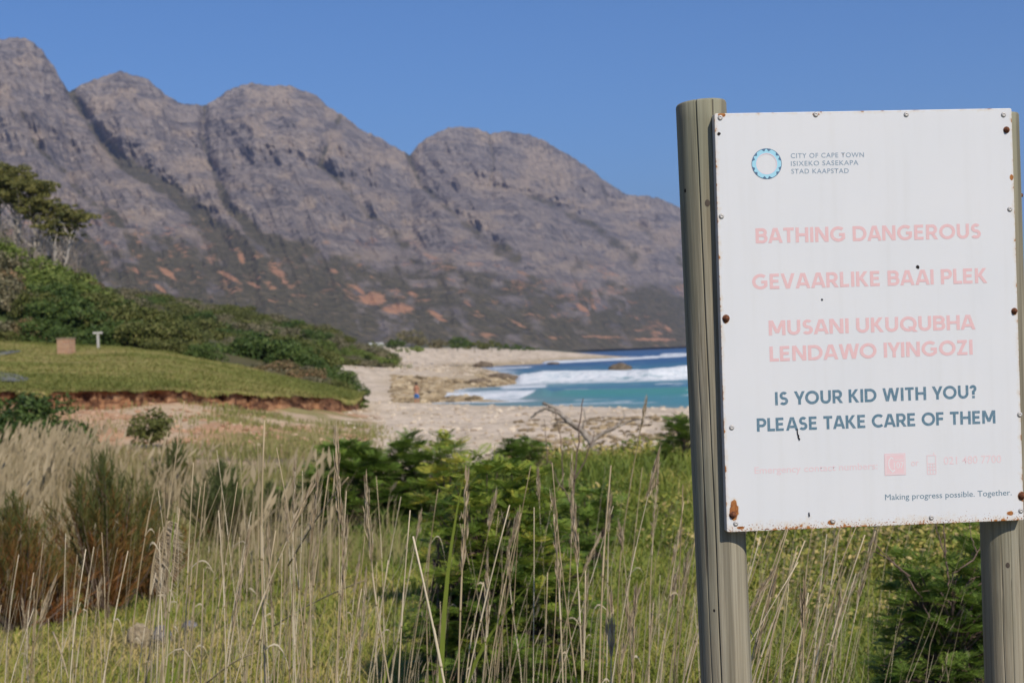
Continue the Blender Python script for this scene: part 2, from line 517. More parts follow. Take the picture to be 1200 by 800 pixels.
# ---- sea
m = NT('sea_water')
o = m.obj()
a = m.attr("albedo", True); foam = m.attr("foam")
n1 = m.noise(m.scaled(o, (.25, .8, 1)), 1.0, 5, .6); n2 = m.noise(m.scaled(o, (1.6, 2.6, 1)), 1.0, 4, .65)
n3 = m.noise(m.scaled(o, (.35, .9, 1)), 1.0, 6, .7)
fm = m.math('ADD', foam, m.math('ADD', m.math('MULTIPLY', m.math('SUBTRACT', n2, .5), .7), m.math('MULTIPLY', m.math('SUBTRACT', n3, .5), 1.3)))
fm = m.ramp(fm, [(.0, g(0)), (.38, g(0)), (.66, g(1))])
hb = m.math('ADD', m.math('MULTIPLY', n1, .8), m.math('MULTIPLY', n2, .25))
w = m.n("BsdfPrincipled")
m.l(a, w.inputs["Base Color"]); w.inputs["Roughness"].default_value = .3; w.inputs["Specular IOR Level"].default_value = .12
m.l(m.bump(hb, .6, .5), w.inputs["Normal"])
fc = m.ramp(m.math('ADD', m.math('MULTIPLY', n3, .6), m.math('MULTIPLY', n2, .4)), [(.36, (.42, .53, .58, 1)), (.48, (.72, .76, .78, 1)), (.6, (.86, .87, .88, 1))])  # bluish shade of gaps in the foam, painted into its colour by noise
fo = m.principled(fc, .9, m.bump(n2, 1.0, .5), .1)
mx = m.n("MixShader"); m.l(fm, mx.inputs[0]); m.l(w.outputs[0], mx.inputs[1]); m.l(fo, mx.inputs[2])
M['sea'] = m.done(mx.outputs[0])

# ---- eroded bank
m = NT('eroded_bank')
o = m.obj()
n1 = m.noise(m.scaled(o, (.8, .8, 3.2)), 1.0, 5, .7, .8); n2 = m.noise(o, 6, 4, .6)
c = m.ramp(n1, [(.3, (.05, .028, .018, 1)), (.46, (.13, .06, .035, 1)), (.55, (.36, .18, .09, 1)), (.68, (.5, .3, .17, 1))])
M['bank'] = m.done(m.principled(c, .95, m.bump(m.math('ADD', n1, m.math('MULTIPLY', n2, .4)), 1.0, .25), .1))

# ------------------------------------------------------------------ sea / shoreline / land heights
def U(px, py, d):
    p = P(px, py, d); return p
shore = [on_sea(1700, 482)[:2], on_sea(1000, 484)[:2], on_sea(804, 483)[:2], on_sea(700, 480)[:2], on_sea(628, 478)[:2], on_sea(520, 476)[:2], on_sea(484, 474.5)[:2],
         on_sea(500, 471.8)[:2], on_sea(545, 471)[:2], on_sea(602, 470.5)[:2], on_sea(560, 467)[:2], on_sea(524, 458.5)[:2], on_sea(548, 454.5)[:2],
         on_sea(585, 453)[:2], on_sea(632, 445.5)[:2], on_sea(604, 441)[:2], on_sea(578, 434)[:2], on_sea(562, 430.5)[:2],
         on_sea(596, 428)[:2], on_sea(636, 426.5)[:2], on_sea(690, 421.5)[:2], on_sea(745, 419)[:2]]
for px, d in ((735, 730), (700, 900), (668, 1300), (655, 2000), (690, 2900), (790, 3700), (1000, 4500), (1400, 5200)):
    shore.append(P(px, 405, d)[:2])
shore = np.array(shore)
sea_poly = np.vstack([shore, [[9000, 9000], [9000, -2000], [120, -2000], [110, 60]]])


def poly_inside(x, y, poly):
    ins = np.zeros(x.shape, bool)
    j = len(poly) - 1
    for i in range(len(poly)):
        xi, yi = poly[i]; xj, yj = poly[j]
        c = ((yi > y) != (yj > y))
        with np.errstate(divide='ignore', invalid='ignore'):
            ins ^= c & (x < (xj - xi) * (y - yi) / (yj - yi + 1e-30) + xi)
        j = i
    return ins


def line_dist(x, y, L):
    best = np.full(x.shape, 1e9)
    for i in range(len(L) - 1):
        ax, ay = L[i]; bx, by = L[i + 1]
        dx, dy = bx - ax, by - ay
        t = np.clip(((x - ax) * dx + (y - ay) * dy) / (dx * dx + dy * dy + 1e-12), 0, 1)
        best = np.minimum(best, np.hypot(x - ax - t * dx, y - ay - t * dy))
    return best


def shore_sd(x, y):
    """distance inland from the waterline (negative out at sea)"""
    d = line_dist(x, y, shore)
    return np.where(poly_inside(x, y, sea_poly), -d, d)


# scarp edge and back edge of the grass terrace, as (pixel, pixel, distance) -> world
scarp = np.array([P(*a) for a in ((-220, 455, 60), (-60, 456, 60), (0, 455.5, 60), (60, 457, 60.5), (110, 456, 61), (150, 455.5, 61.5), (200, 453.5, 63), (270, 456, 67), (330, 460.5, 72), (380, 464, 78), (414, 467, 85), (424, 462, 93))])
backe = np.array([P(*a) for a in ((-220, 392, 112), (-60, 396, 112), (0, 399, 111), (60, 403, 110), (110, 403.5, 109), (150, 406, 108), (200, 412, 107), (270, 426, 104), (330, 439, 101), (380, 450, 98), (414, 459, 95), (426, 460, 97))])

ctl = []
def cp(px, py, d): ctl.append(P(px, py, d))
def cz(px, d, z):
    p = P(px, 410, d); ctl.append(np.array([p[0], p[1], z]))
for px in (-700, -200, 200, 600, 1000, 1400, 1900):
    cz(px, .5, 2.3); cz(px, 3, 2.25); cz(px, 7, 2.2)
for px, z in ((-300, 1.75), (100, 1.85), (400, 1.95), (700, 2.1), (1000, 2.15), (1500, 2.1)): cz(px, 12, z)
for px, z in ((-300, 1.4), (100, 1.45), (350, 1.55), (520, 1.8), (700, 2.05), (900, 2.1), (1500, 2.0)): cz(px, 19, z)
for px, z in ((-300, 1.3), (100, 1.3), (350, 1.3), (480, 1.55), (600, 1.95), (700, 2.05), (850, 2.05), (1500, 2.0)): cz(px, 26, z)
for px, z in ((-300, 1.3), (100, 1.25), (350, 1.1), (520, 1.0), (700, 1.15), (850, 1.2), (1500, 1.2)): cz(px, 36, z)
for px, z in ((-300, 1.35), (100, 1.4), (300, 1.2), (450, .85), (700, .85), (1000, .8), (1500, .8)): cz(px, 47, z)
for px, z in ((480, .75), (650, .75), (800, .8), (1000, .7), (1500, .6)): cz(px, 70, z)
for px, z in ((450, .65), (600, .55), (1500, .4)): cz(px, 90, z)
for q in scarp[:-1]: ctl.append(q + np.array([0, 0, -.78]))
for q in scarp[:-1]: ctl.append(q * .93 + np.array([0, 0, -.92 + CAMZ * .07 - .05]))
for q in backe[:-1:2]: ctl.append(q + np.array([0, 0, -1.0]))
for a in ((424, 486, 80), (430, 472, 105), (450, 451, 150), (520, 441, 190), (415, 428, 200), (450, 425, 240), (500, 425, 260), (560, 408.5, 420), (505, 407, 400), (450, 407, 380), (640, 410.5, 520), (705, 413.5, 640), (610, 440, 220), (580, 449, 190), (500, 460, 135), (560, 424, 330)): cp(*a)
for px, z in ((-300, 8), (0, 6), (200, 4), (330, 3)): cz(px, 150, z)
for px, z in ((-300, 12), (100, 9), (300, 6)): cz(px, 300, z)
for px in (-300, 200, 500): cz(px, 1500, 14)
for px in (-300, 300, 900): cz(px, 6000, 30)
ctl = np.array(ctl)


def feat(x, y):
    d = np.maximum(y, .3)
    return np.stack([np.clip(x / d, -.62, .62) * 3.0, np.log(d)], -1)
_cf = feat(ctl[:, 0], ctl[:, 1])
def _k(a, b):
    r = np.linalg.norm(a[:, None, :] - b[None, :, :], axis=-1)
    return -np.sqrt(r * r + .03)
_A = np.zeros((len(ctl) + 3,) * 2)
_A[:len(ctl), :len(ctl)] = _k(_cf, _cf) + np.eye(len(ctl)) * 1e-3
_A[:len(ctl), len(ctl)] = 1; _A[:len(ctl), len(ctl) + 1:] = _cf
_A[len(ctl):, :len(ctl)] = _A[:len(ctl), len(ctl):].T
_w = np.linalg.solve(_A, np.concatenate([ctl[:, 2], np.zeros(3)]))


def ground_z(x, y, micro=True):
    x = np.atleast_1d(np.asarray(x, float)); y = np.atleast_1d(np.asarray(y, float))
    sh = x.shape; x = x.ravel(); y = y.ravel()
    r = np.hypot(x, y); az = np.arctan2(x, y)
    yy = np.where(np.abs(az) > R(32), r * math.cos(R(32)), y); xx = np.where(np.abs(az) > R(32), np.sign(az) * r * math.sin(R(32)), x)
    f = feat(xx, yy)
    z = np.empty(len(x))
    for i in range(0, len(x), 20000):
        ff = f[i:i + 20000]
        z[i:i + 20000] = _k(ff, _cf) @ _w[:-3] + _w[-3] + ff @ _w[-2:]
    if micro:
        m_ = sstep(5, 14, r) * (1 - sstep(1500, 3000, r))
        z = z + m_ * (.16 * (fbm(x / 2.3, y / 2.3, 3, 4) - .5))
        rub = sstep(32, 50, r) * (1 - sstep(400, 700, r))
        z = z + rub * (.5 * (fbm(x / 4.5, y / 4.5, 5, 4) - .5) + .09 * (ridged(x / 1.1, y / 1.1, 8, 3) - .5))
    far = r > 60
    sdv = np.full(len(x), 500.0)
    sdv[far] = shore_sd(x[far], y[far])
    zl = np.maximum(z, .12 + .02 * np.clip(sdv, 0, 30))
    zb = np.where(sdv > 0, np.minimum(zl, .10 * sdv + .012 * np.clip(sdv - 8, 0, 400) ** 1.12), np.maximum(.16 * sdv, -8))
    z = np.where(far & (sdv < 200), zb, z)
    return z.reshape(sh)


def gz(x, y):
    return float(ground_z(np.array([x]), np.array([y]))[0])


# ground sheet: polar grid round the viewpoint
a_f = np.linspace(R(-26), R(26), 460)
a_l = np.linspace(R(-180), R(-26), 40)[:-1]; a_r = np.linspace(R(26), R(180), 40)[1:]
az = np.concatenate([a_l, a_f, a_r])
rr = np.concatenate([np.geomspace(.4, 24, 90)[:-1], np.geomspace(24, 130, 190)[:-1], np.geomspace(130, 760, 110)[:-1], np.geomspace(760, 9000, 40)])
RR, AA = np.meshgrid(rr, az, indexing='ij')
X = RR * np.sin(AA); Y = RR * np.cos(AA)
Z = ground_z(X, Y)
nr, na = X.shape
pts = np.stack([X, Y, Z], -1).reshape(-1, 3)
# albedo by what covers the ground
def land_albedo(x, y, z):
    r = np.hypot(x, y); u = x / np.maximum(y, .3)
    px = 600 + u * F_PX
    n = fbm(x / 3, y / 3, 21, 5); nf = fbm(x / .7, y / .7, 25, 4)
    sand = np.array([.63, .52, .395]); sand2 = np.array([.55, .45, .33]); grass = np.array([.12, .115, .04]); dry = np.array([.25, .2, .12]); ora = np.array([.47, .28, .16]); ledge = np.array([.38, .29, .165])
    def mixc(a, b, t): return a * (1 - t[:, None]) + b * t[:, None]
    c = np.tile(sand, (len(x), 1))
    c = mixc(c, sand2[None], sstep(.45, .62, n))
    c = mixc(c, np.array([[.36, .29, .21]]), sstep(.56, .66, nf) * .5 * sstep(35, 60, r))
    # kelp-covered ledges near the water
    s = np.full(len(x), 500.0); far = r > 60; s[far] = shore_sd(x[far], y[far])
    dpx = (y > 118)
    led = (1 - sstep(4, 13 + 10 * n, s)) * dpx * sstep(.33, .5, fbm(x / 6, y / 6, 31, 4) + .16) * sstep(430, 500, px + 40 * (n - .5))
    c = mixc(c, ledge[None], led * .85)
    wet = (1 - sstep(1.0, 4.5, s)) * (y < 122)
    c = mixc(c, np.array([[.25, .22, .19]]), wet)
    # left low ground and the orange slope below the scarp
    lft = (1 - sstep(395, 450, px + 60 * (n - .5))) * sstep(12, 20, r) * (1 - sstep(90, 110, r))
    c = mixc(c, dry[None], lft * (1 - sstep(40, 46, r)))
    c = mixc(c, mixc(np.tile(ora, (len(x), 1)), np.array([[.5, .37, .24]]), sstep(.45, .62, n)), lft * sstep(40, 46, r))
    tuft = sstep(210, 300, px) * lft * sstep(44, 50, r) * sstep(.38, .5, fbm(x / 2.5, y / 2.5, 41, 4))
    c = mixc(c, np.array([[.25, .22, .085]]), tuft * .9)
    low = lft * sstep(34, 40, r) * (1 - sstep(44, 53, r)) * sstep(.42, .55, fbm(x / 3, y / 1.5, 47, 4))
    c = mixc(c, np.array([[.2, .16, .1]]), low)
    # green near ground up to the hump edge
    edge = 28.5 + 5 * (fbm(x / 4, y / 4, 51, 3) - .5)
    gr = 1 - sstep(-1.5, 2.0, r - edge)
    gl = 1 - (1 - sstep(330, 470, px)) * sstep(15, 20, r)
    c = mixc(c, mixc(np.tile(grass, (len(x), 1)), np.array([[.17, .145, .06]]), sstep(.45, .65, n)), gr * gl)
    # dune scrub under the hills and inland country
    inl = (px < 395) * sstep(95, 110, r)
    c = mixc(c, np.array([[.07, .08, .035]]), inl * np.ones(len(x)))
    c = mixc(c, np.array([[.08, .085, .045]]), sstep(700, 1100, r))
    return c
ca = land_albedo(pts[:, 0], pts[:, 1], pts[:, 2])
ii = np.arange(nr - 1)[:, None] * na; jj = np.arange(na - 1)[None, :]
Q = np.stack([ii + jj, ii + jj + 1, ii + na + jj + 1, ii + na + jj], -1).reshape(-1, 4)
ground = make_mesh('ground', pts, Q[:, ::-1], None, M['land'], smooth=True, vcol=ca)
tag(ground, kind='structure')

# sea: polar grid with swell, three breaking waves and shore wash
a_s = np.concatenate([np.linspace(R(-8), R(8.5), 420), np.linspace(R(8.5), R(80), 70)[1:]])
rs = np.concatenate([np.geomspace(55, 320, 300)[:-1], np.geomspace(320, 1200, 90)[:-1], np.geomspace(1200, 15000, 40)])
RR, AA = np.meshgrid(rs, a_s, indexing='ij')
X = RR * np.sin(AA); Y = RR * np.cos(AA)
x = X.ravel(); y = Y.ravel()
pxs = 600 + x / y * F_PX
sdv = shore_sd(x, y)
n4 = fbm(x / 5, y / 3, 61, 4); n1 = fbm(x / 1.4, y / 1.0, 65, 3); nl = fbm(x / 30, y / 12, 66, 3)
swell = .16 * np.sin(y / 5.5 + x / 40 + 4 * nl) + .35 * (n4 - .5)
z = swell * sstep(6, 40, -sdv) * (1 - sstep(1200, 3000, y)) + .04 * (n1 - .5)
foam = np.zeros(len(x))
def crest_y(pts_):
    pp = np.array([[600 + P(a, b, d)[0] / P(a, b, d)[1] * F_PX, d] for a, b, d in pts_])
    return np.interp(pxs, pp[:, 0], pp[:, 1])
def window(a, b, s): return sstep(a - s, a + s, pxs) * (1 - sstep(b - s, b + s, pxs))
# outer breaker (white roller)
cyv = crest_y([(600, 440, 200), (700, 440, 196), (760, 440, 190), (840, 440, 196), (1300, 440, 210)]) + 6 * (nl - .5)
cyv = cyv + 10 * (fbm(x / 14, y * 0, 68, 3) - .5); t = y - cyv; wv = window(604, 905, 7) * (.72 + .5 * fbm(x / 7, y / 9, 69, 3)) + window(960, 1400, 20)
z += wv * (1.25 * np.exp(-(np.where(t < 0, t / 3.2, t / 8.5)) ** 2)) * (.75 + .5 * fbm(x / 6, y / 30, 67, 3))
foam = np.maximum(foam, wv * sstep(-19, -9, t + 16 * (n4 - .5)) * (1 - sstep(1, 9, t + 8 * (n4 - .5))) * (.56 + .36 * np.exp(-(t / 4) ** 2)))
foam = np.maximum(foam, wv * sstep(5, 9, t) * (1 - sstep(18, 34, t)) * (.25 + .5 * sstep(.45, .62, n4)))
# inner wave: broken at its left, green unbroken face to the right
cyv = crest_y([(520, 460, 136), (600, 460, 134), (640, 460, 134), (800, 460, 128), (1300, 460, 120)])
t = y - cyv
wv = window(515, 640, 8); z += (wv * .55 + window(640, 1300, 22) * .5) * np.exp(-(np.where(t < 0, t / 3.0, t / 9)) ** 2)
tip = sstep(0, 1, (640 - pxs) / 40)
lim = 626 + 3.2 * t + 14 * (n4 - .5); wv = window(515, 1300, 8) * (1 - sstep(lim - 5, lim + 5, pxs))
foam = np.maximum(foam, wv * sstep(-9, -6, t + 4 * (n4 - .5)) * (1 - sstep(2 + 20 * tip, 8 + 26 * tip, t + 10 * (n4 - .5))) * (.55 + .35 * np.exp(-(t / 4) ** 2)))
foam = np.maximum(foam, window(585, 640, 8) * sstep(162, 168, y + 8 * (n4 - .5)) * (1 - sstep(178, 186, y + 8 * (n4 - .5))) * .85)
foam = np.maximum(foam, window(640, 742, 10) * sstep(108, 110, y + 5 * (n4 - .5)) * (1 - sstep(113, 117, y + 5 * (n4 - .5))) * .5)
face = window(640, 1300, 20) * np.exp(-((t + 1.5) / 5) ** 2)
# far waves along the spit
cyv = crest_y([(560, 422, 455), (640, 422, 500), (742, 420, 560), (810, 418, 640), (1300, 410, 640)])
t = y - cyv
wv = window(635, 1300, 8); z += wv * .8 * np.exp(-(t / 10) ** 2); foam = np.maximum(foam, wv * np.exp(-((t + 12) / 17) ** 2) * .8)
foam = np.maximum(foam, window(572, 625, 10) * np.exp(-((y - 395) / 26) ** 2) * .75)
cyv = 660.0; t = y - cyv; wv = window(772, 1300, 6); z += wv * 1.2 * np.exp(-(t / 9) ** 2); foam = np.maximum(foam, wv * np.exp(-((t + 3) / 16) ** 2))
# wash along the waterline
foam = np.maximum(foam, (1 - sstep(.5, 3.5, -sdv + 3 * (n4 - .5))) * .62 * (y < 300))
foam = np.maximum(foam, (1 - sstep(2, 9, -sdv)) * .5 * (y > 300) * (y < 800))
foam = np.maximum(foam, .47 * sstep(.66, .72, fbm(x / 8, y / 5, 71, 4)) * (y < 600) * (-sdv > 5))
deep = sstep(120, 480, y + 60 * (nl - .5))
tq = np.array([.07, .235, .25]); dp = np.array([.022, .085, .19]); md = np.array([.06, .16, .25]); gn = np.array([.075, .26, .22])
col = tq[None] * (1 - deep[:, None]) + dp[None] * deep[:, None]
mid = np.exp(-((y - 155) / 16) ** 2)[:, None]; col = col * (1 - .7 * mid) + md[None] * .7 * mid
col = col * (1 - .85 * face[:, None]) + gn[None] * .85 * face[:, None]
sh = (1 - sstep(0, 9, -sdv))[:, None] * (y < 200)[:, None]
col = col * (1 - .6 * sh) + np.array([[.27, .29, .23]]) * .6 * sh
nr, na = X.shape
ii = np.arange(nr - 1)[:, None] * na; jj = np.arange(na - 1)[None, :]
Q = np.stack([ii + jj, ii + na + jj, ii + na + jj + 1, ii + jj + 1], -1).reshape(-1, 4)
keep = (sdv < 14)[Q].all(1)
sea = make_mesh('sea', np.stack([x, y, z], -1), Q[keep][:, ::-1], None, M['sea'], smooth=True, vcol=col, vattr={'foam': foam})
tag(sea, kind='structure')

# ------------------------------------------------------------------ grass terrace with its eroded edge
_sp = np.linspace(-220, 424, 420)
_skey = np.array([-220, -60, 0, 60, 110, 150, 200, 270, 330, 380, 414, 424], float)
def along(line, s): return np.stack([np.interp(s, _skey, line[:, k]) for k in range(3)], -1)
SE = along(scarp, _sp); BE = along(backe, _sp)
bite = 1.8 * (fbm(_sp / 18, _sp * 0, 91, 3) - .5) + .7 * (fbm(_sp / 9, _sp * 0, 93, 4) - .5)
dirb = unit((BE - SE) * np.array([1, 1, 0]))
SEj = SE + dirb * bite[:, None]
def terrace_pt(s, t):
    s = np.asarray(s, float); t = np.asarray(t, float)
    e = np.stack([np.interp(s, _sp, SEj[:, k]) for k in range(3)], -1); b = along(backe, s)
    p = e + (b - e) * t[..., None]
    lenv = np.linalg.norm(b - e, axis=-1)
    p[..., 2] += np.sin(np.clip(t, 0, 1) * math.pi) * .006 * lenv + .34 * (fbm(p[..., 0] / 4, p[..., 1] / 4, 95, 4) - .5) * np.clip(t * 8, 0, 1)
    p[..., 2] -= .10 * np.exp(-t * lenv / .35)
    return p
tt = np.concatenate([np.linspace(0, .05, 6)[:-1], np.linspace(.05, 1.3, 60)])
S2, T2 = np.meshgrid(_sp, tt, indexing='ij')
tp = terrace_pt(S2.ravel(), T2.ravel())
nn = fbm(tp[:, 0] / 5, tp[:, 1] / 5, 97, 4); n2 = fbm(tp[:, 0] / 1.2, tp[:, 1] / 1.8, 99, 3)
ca = np.array([[.235, .215, .06]]) * (1 - sstep(.4, .65, nn))[:, None] + np.array([[.3, .245, .09]]) * sstep(.4, .65, nn)[:, None]
ca *= (.8 + .4 * n2)[:, None]
T2r = T2.ravel()[:, None]
ca = ca * np.clip(T2r / .03 + .35, 0, 1) + np.array([[.17, .11, .06]]) * (1 - np.clip(T2r / .03 + .35, 0, 1))
def grid_quads(nr, na):
    ii = np.arange(nr - 1)[:, None] * na; jj = np.arange(na - 1)[None, :]
    return np.stack([ii + jj, ii + na + jj, ii + na + jj + 1, ii + jj + 1], -1).reshape(-1, 4)
terrace = make_mesh('grass_terrace', tp, grid_quads(len(_sp), len(tt)), None, M['land'], smooth=True, vcol=ca)
tag(terrace, kind='structure')
# broken bank under the turf edge
kz = np.linspace(0, 1, 11)
S3, K3 = np.meshgrid(_sp, kz, indexing='ij')
e3 = np.repeat(SEj[:, None, :], len(kz), 1)
prof = .22 * np.sin(np.clip(K3 / .55, 0, 1) * math.pi) * (.1 + 1.8 * fbm(S3 / 14, K3 * 1.5, 101, 3)) - .55 * np.clip(K3 - .45, 0, 1) * (.4 + 1.2 * fbm(S3 / 20, K3 * 2, 103, 4)) + .16 * (fbm(S3 / 9, K3 * 6, 105, 4) - .5) * (K3 > 0)
b3 = e3 + dirb[:, None, :] * prof[..., None]
b3[..., 2] -= .10 + K3 * (.95 * (.75 + .5 * fbm(S3 / 12, K3 * 0, 107, 2)))
bank = make_mesh('eroded_bank', b3.reshape(-1, 3), grid_quads(len(_sp), len(kz))[:, ::-1], None, M['bank'], smooth=True)
tag(bank, kind='structure')
# turf hanging over the lip, and cropped grass on the terrace
mb = MB()
n = 70000
s = rng.uniform(-120, 424, n); t = rng.uniform(0, 1, n) ** 1.3
p = terrace_pt(s, t)
hh = rng.uniform(.04, .15, n) * (.4 + 1.2 * fbm(p[:, 0] / 2, p[:, 1] / 2, 111, 3))
A = np.stack([rng.normal(0, .08, n), rng.normal(0, .08, n), hh * .5], -1)
B = np.stack([rng.uniform(.008, .022, n), rng.normal(0, .008, n), np.zeros(n)], -1)
mb.leaves(p + A, A, B, np.clip(.4 + .9 * (fbm(p[:, 0] / 5, p[:, 1] / 5, 97, 4) - .45) + rng.normal(0, .2, n), 0, 1))
n = 5200
s = rng.uniform(-120, 424, n)
p = terrace_pt(s, np.full(n, .002)); L = rng.uniform(.08, .36, n) * np.clip(2.4 * fbm(s / 24, s * 0, 113, 4) - .7, .05, 1.6)
A = np.stack([rng.normal(0, .04, n), -rng.uniform(.02, .1, n), -L * .5], -1); B = np.stack([rng.uniform(.015, .04, n), np.zeros(n), np.zeros(n)], -1)
mb.leaves(p + A + np.array([0, -.02, .03]), A, B, np.clip(rng.normal(.7, .25, n), 0, 1))
tag(mb.build('terrace_turf', M['terrace_grass']), kind='stuff', label='cropped yellow green turf on the terrace above the eroded bank', cat='grass')

# asphalt of the parking loop reaching the terrace from the left
def asphalt(name, outline):
    ps = []
    for (s, t) in outline:
        ps.append(terrace_pt(np.array([s]), np.array([t]))[0] + np.array([0, 0, .045]))
    c = np.mean(ps, 0); n = len(ps)
    # fan with inner rings so the sheet follows the turf
    V = []; k = 6
    for r in np.linspace(1, .08, k):
        for (s, t) in outline:
            cs = np.mean([o[0] for o in outline]); ct = np.mean([o[1] for o in outline])
            V.append(terrace_pt(np.array([cs + (s - cs) * r]), np.array([ct + (t - ct) * r]))[0] + np.array([0, 0, .045]))
    V = np.array(V); Q = [[i * n + j, i * n + (j + 1) % n, (i + 1) * n + (j + 1) % n, (i + 1) * n + j] for i in range(k - 1) for j in range(n)]
    top = np.arange((k - 1) * n, k * n); V = np.vstack([V, V[top].mean(0)])
    T = [[top[j], top[(j + 1) % n], len(V) - 1] for j in range(n)]
    return tag(make_mesh(name, V, Q, T, M['asphalt'], smooth=True), kind='structure')
asphalt('asphalt_road', [(-160, .62), (-80, .60), (-20, .56), (12, .54), (27, .57), (14, .50), (2, .42), (-10, .34), (-30, .28), (-90, .3), (-160, .34)])
asphalt('asphalt_path', [(-160, .15), (-60, .155), (0, .15), (22, .12), (35, .085), (26, .065), (0, .06), (-60, .06), (-160, .065)])


# ------------------------------------------------------------------ scrub-covered hills behind the terrace
def hill(name, keys, foot, crest, back, col, seed, nb=.35):
    """keys: photo columns; foot / crest / back: rows of world points"""
    keys = np.array(keys, float); foot = np.array(foot); crest = np.array(crest)
    def pt(s, t):
        s = np.asarray(s, float); t = np.asarray(t, float)
        f = np.stack([np.interp(s, keys, foot[:, k]) for k in range(3)], -1); c = np.stack([np.interp(s, keys, crest[:, k]) for k in range(3)], -1)
        tc = np.clip(t, 0, 1)
        p = f + (c - f) * t[..., None]
        zz = f[..., 2] + (c[..., 2] - f[..., 2]) * (1 - (1 - tc) ** 1.35)
        over = np.clip(t - 1, 0, None)
        p[..., 2] = zz - over * (c[..., 2] - f[..., 2] + 1.0) * .9
        p[..., 2] += nb * 2 * (fbm(p[..., 0] / 9, p[..., 1] / 9, seed, 4) - .5)
        return p
    s = np.linspace(keys[0], keys[-1], 160); t = np.linspace(0, 1.6, 50)
    S, T = np.meshgrid(s, t, indexing='ij')
    p = pt(S.ravel(), T.ravel())
    n = fbm(p[:, 0] / 4, p[:, 1] / 4, seed + 5, 4)
    ca = np.array(col[0])[None] * (1 - sstep(.4, .6, n))[:, None] + np.array(col[1])[None] * sstep(.4, .6, n)[:, None]
    o = make_mesh(name, p, grid_quads(len(s), len(t)), None, M['land'], smooth=True, vcol=ca)
    tag(o, kind='structure')
    return pt
hk = [-220, -60, 0, 60, 110, 150, 200, 270, 330, 380, 414, 426]
fo = [along(backe, np.array([k]))[0] + np.array([0, -3, -.25]) for k in hk]
cd = [142, 142, 140, 138, 135, 132, 128, 120, 113, 107, 103, 101]
cyp = [262, 280, 300, 328, 352, 366, 384, 404, 424, 440, 456, 462]
near_hill = hill('near_hillside', hk, fo, [P(k, y_, d_) for k, y_, d_ in zip(hk, cyp, cd)], None, ((.06, .085, .025), (.1, .09, .045)), 121)
fk = [-220, 60, 130, 200, 300, 380, 430, 462]
ff_ = []
for k, d_ in zip(fk, (160, 160, 165, 172, 185, 200, 218, 236)):
    q = P(k, 430, d_); q[2] = gz(q[0], q[1]) - .3; ff_.append(q)
far_hill = hill('far_hillside', fk, ff_, [P(k, y_, d_) for k, y_, d_ in zip(fk, (330, 336, 348, 358, 374, 396, 418, 428), (420, 400, 390, 370, 340, 300, 262, 246))], None, ((.055, .07, .03), (.085, .085, .045)), 131, .8)

# ------------------------------------------------------------------ mountain range
ridge = [(-420, 150), (-300, 120), (-200, 95), (-120, 88), (-60, 62), (0, 47), (20, 44.5), (36, 50), (48, 58), (62, 76), (72, 94), (80, 107), (92, 101), (110, 93), (128, 87), (145, 84), (163, 89), (178, 98), (192, 109), (210, 119), (228, 123), (242, 124), (254, 115), (268, 105), (282, 100.5), (300, 98), (318, 101), (340, 102), (358, 106), (372, 113), (383, 124), (398, 133), (418, 149), (436, 159), (452, 165), (464, 172), (474, 178), (480, 181), (488, 172), (498, 163), (512, 155), (528, 149), (543, 147), (560, 150), (573, 156.5), (583, 155), (600, 154.5), (622, 157), (640, 166), (658, 178), (675, 187), (692, 199), (705, 210), (718, 219), (734, 226), (748, 230), (765, 230), (778, 234), (797, 244), (830, 262), (870, 281), (910, 292), (950, 309), (1000, 330), (1060, 348), (1120, 366), (1180, 380), (1250, 389), (1330, 392), (1500, 388)]
ridge = np.array(ridge, float)
mp = np.concatenate([np.linspace(-420, -40, 90)[:-1], np.linspace(-40, 830, 760)[:-1], np.linspace(830, 1500, 120)])
mt = np.concatenate([np.linspace(0, 1, 300), np.linspace(1, 1.8, 24)[1:]])
ry = np.interp(mp, ridge[:, 0], ridge[:, 1])
dirs = np.array([ray(a, b) for a, b in zip(mp, ry)])
hu = dirs[:, 0] / dirs[:, 1]
Rd = np.interp(mp, [-420, 0, 300, 600, 800, 1200, 1500], [3900, 4300, 4800, 5600, 6500, 8200, 8900])
Fd = np.interp(mp, [-420, 0, 300, 480, 600, 700, 800, 1000, 1500], [1300, 1500, 1800, 2100, 2500, 3000, 3750, 4700, 5600])
Hc = dirs[:, 2] / dirs[:, 1] * Rd + CAMZ
jag = 10 * (fbm(mp / 5, mp * 0, 201, 3) - .5) + 14 * (fbm(mp / 17, mp * 0, 203, 3) - .5)
Hc = Hc + jag
MP, MT = np.meshgrid(mp, mt, indexing='ij')
tcl = np.clip(MT, 0, 1)
H2 = Hc[:, None]; R2 = Rd[:, None]; F2 = Fd[:, None]; U2 = hu[:, None]
gprof = .74 * (1 - (1 - tcl) ** 1.75) + .26 * tcl
z = 4 + (H2 - 4) * tcl
D = F2 + (R2 - F2) * gprof
# gullies and buttresses push the face back and forth; the crest itself stays put
xm = MP * 2.6; zm = z
warp = 160 * (fbm(xm / 420, zm / 420, 205, 3) - .5)
rib1 = ridged((xm + .62 * zm + warp) / 330, (zm - .3 * xm) / 1500, 211, 5, .55)
rib2 = ridged((xm + .42 * zm + .5 * warp) / 105, (zm) / 900, 215, 5, .6)
rib3 = fbm(xm / 46, zm / 60, 219, 4)
fade = np.sin(np.clip(tcl, 0, 1) * math.pi) ** .55 * (1 - sstep(.9, 1.0, tcl) * .7)
rib4 = ridged((xm + .35 * zm) / 38, zm / 260, 225, 3, .6)
D = D - fade * (250 * (rib1 - .62) + 120 * (rib2 - .6) + 40 * (rib3 - .5) + 50 * (rib4 - .5))
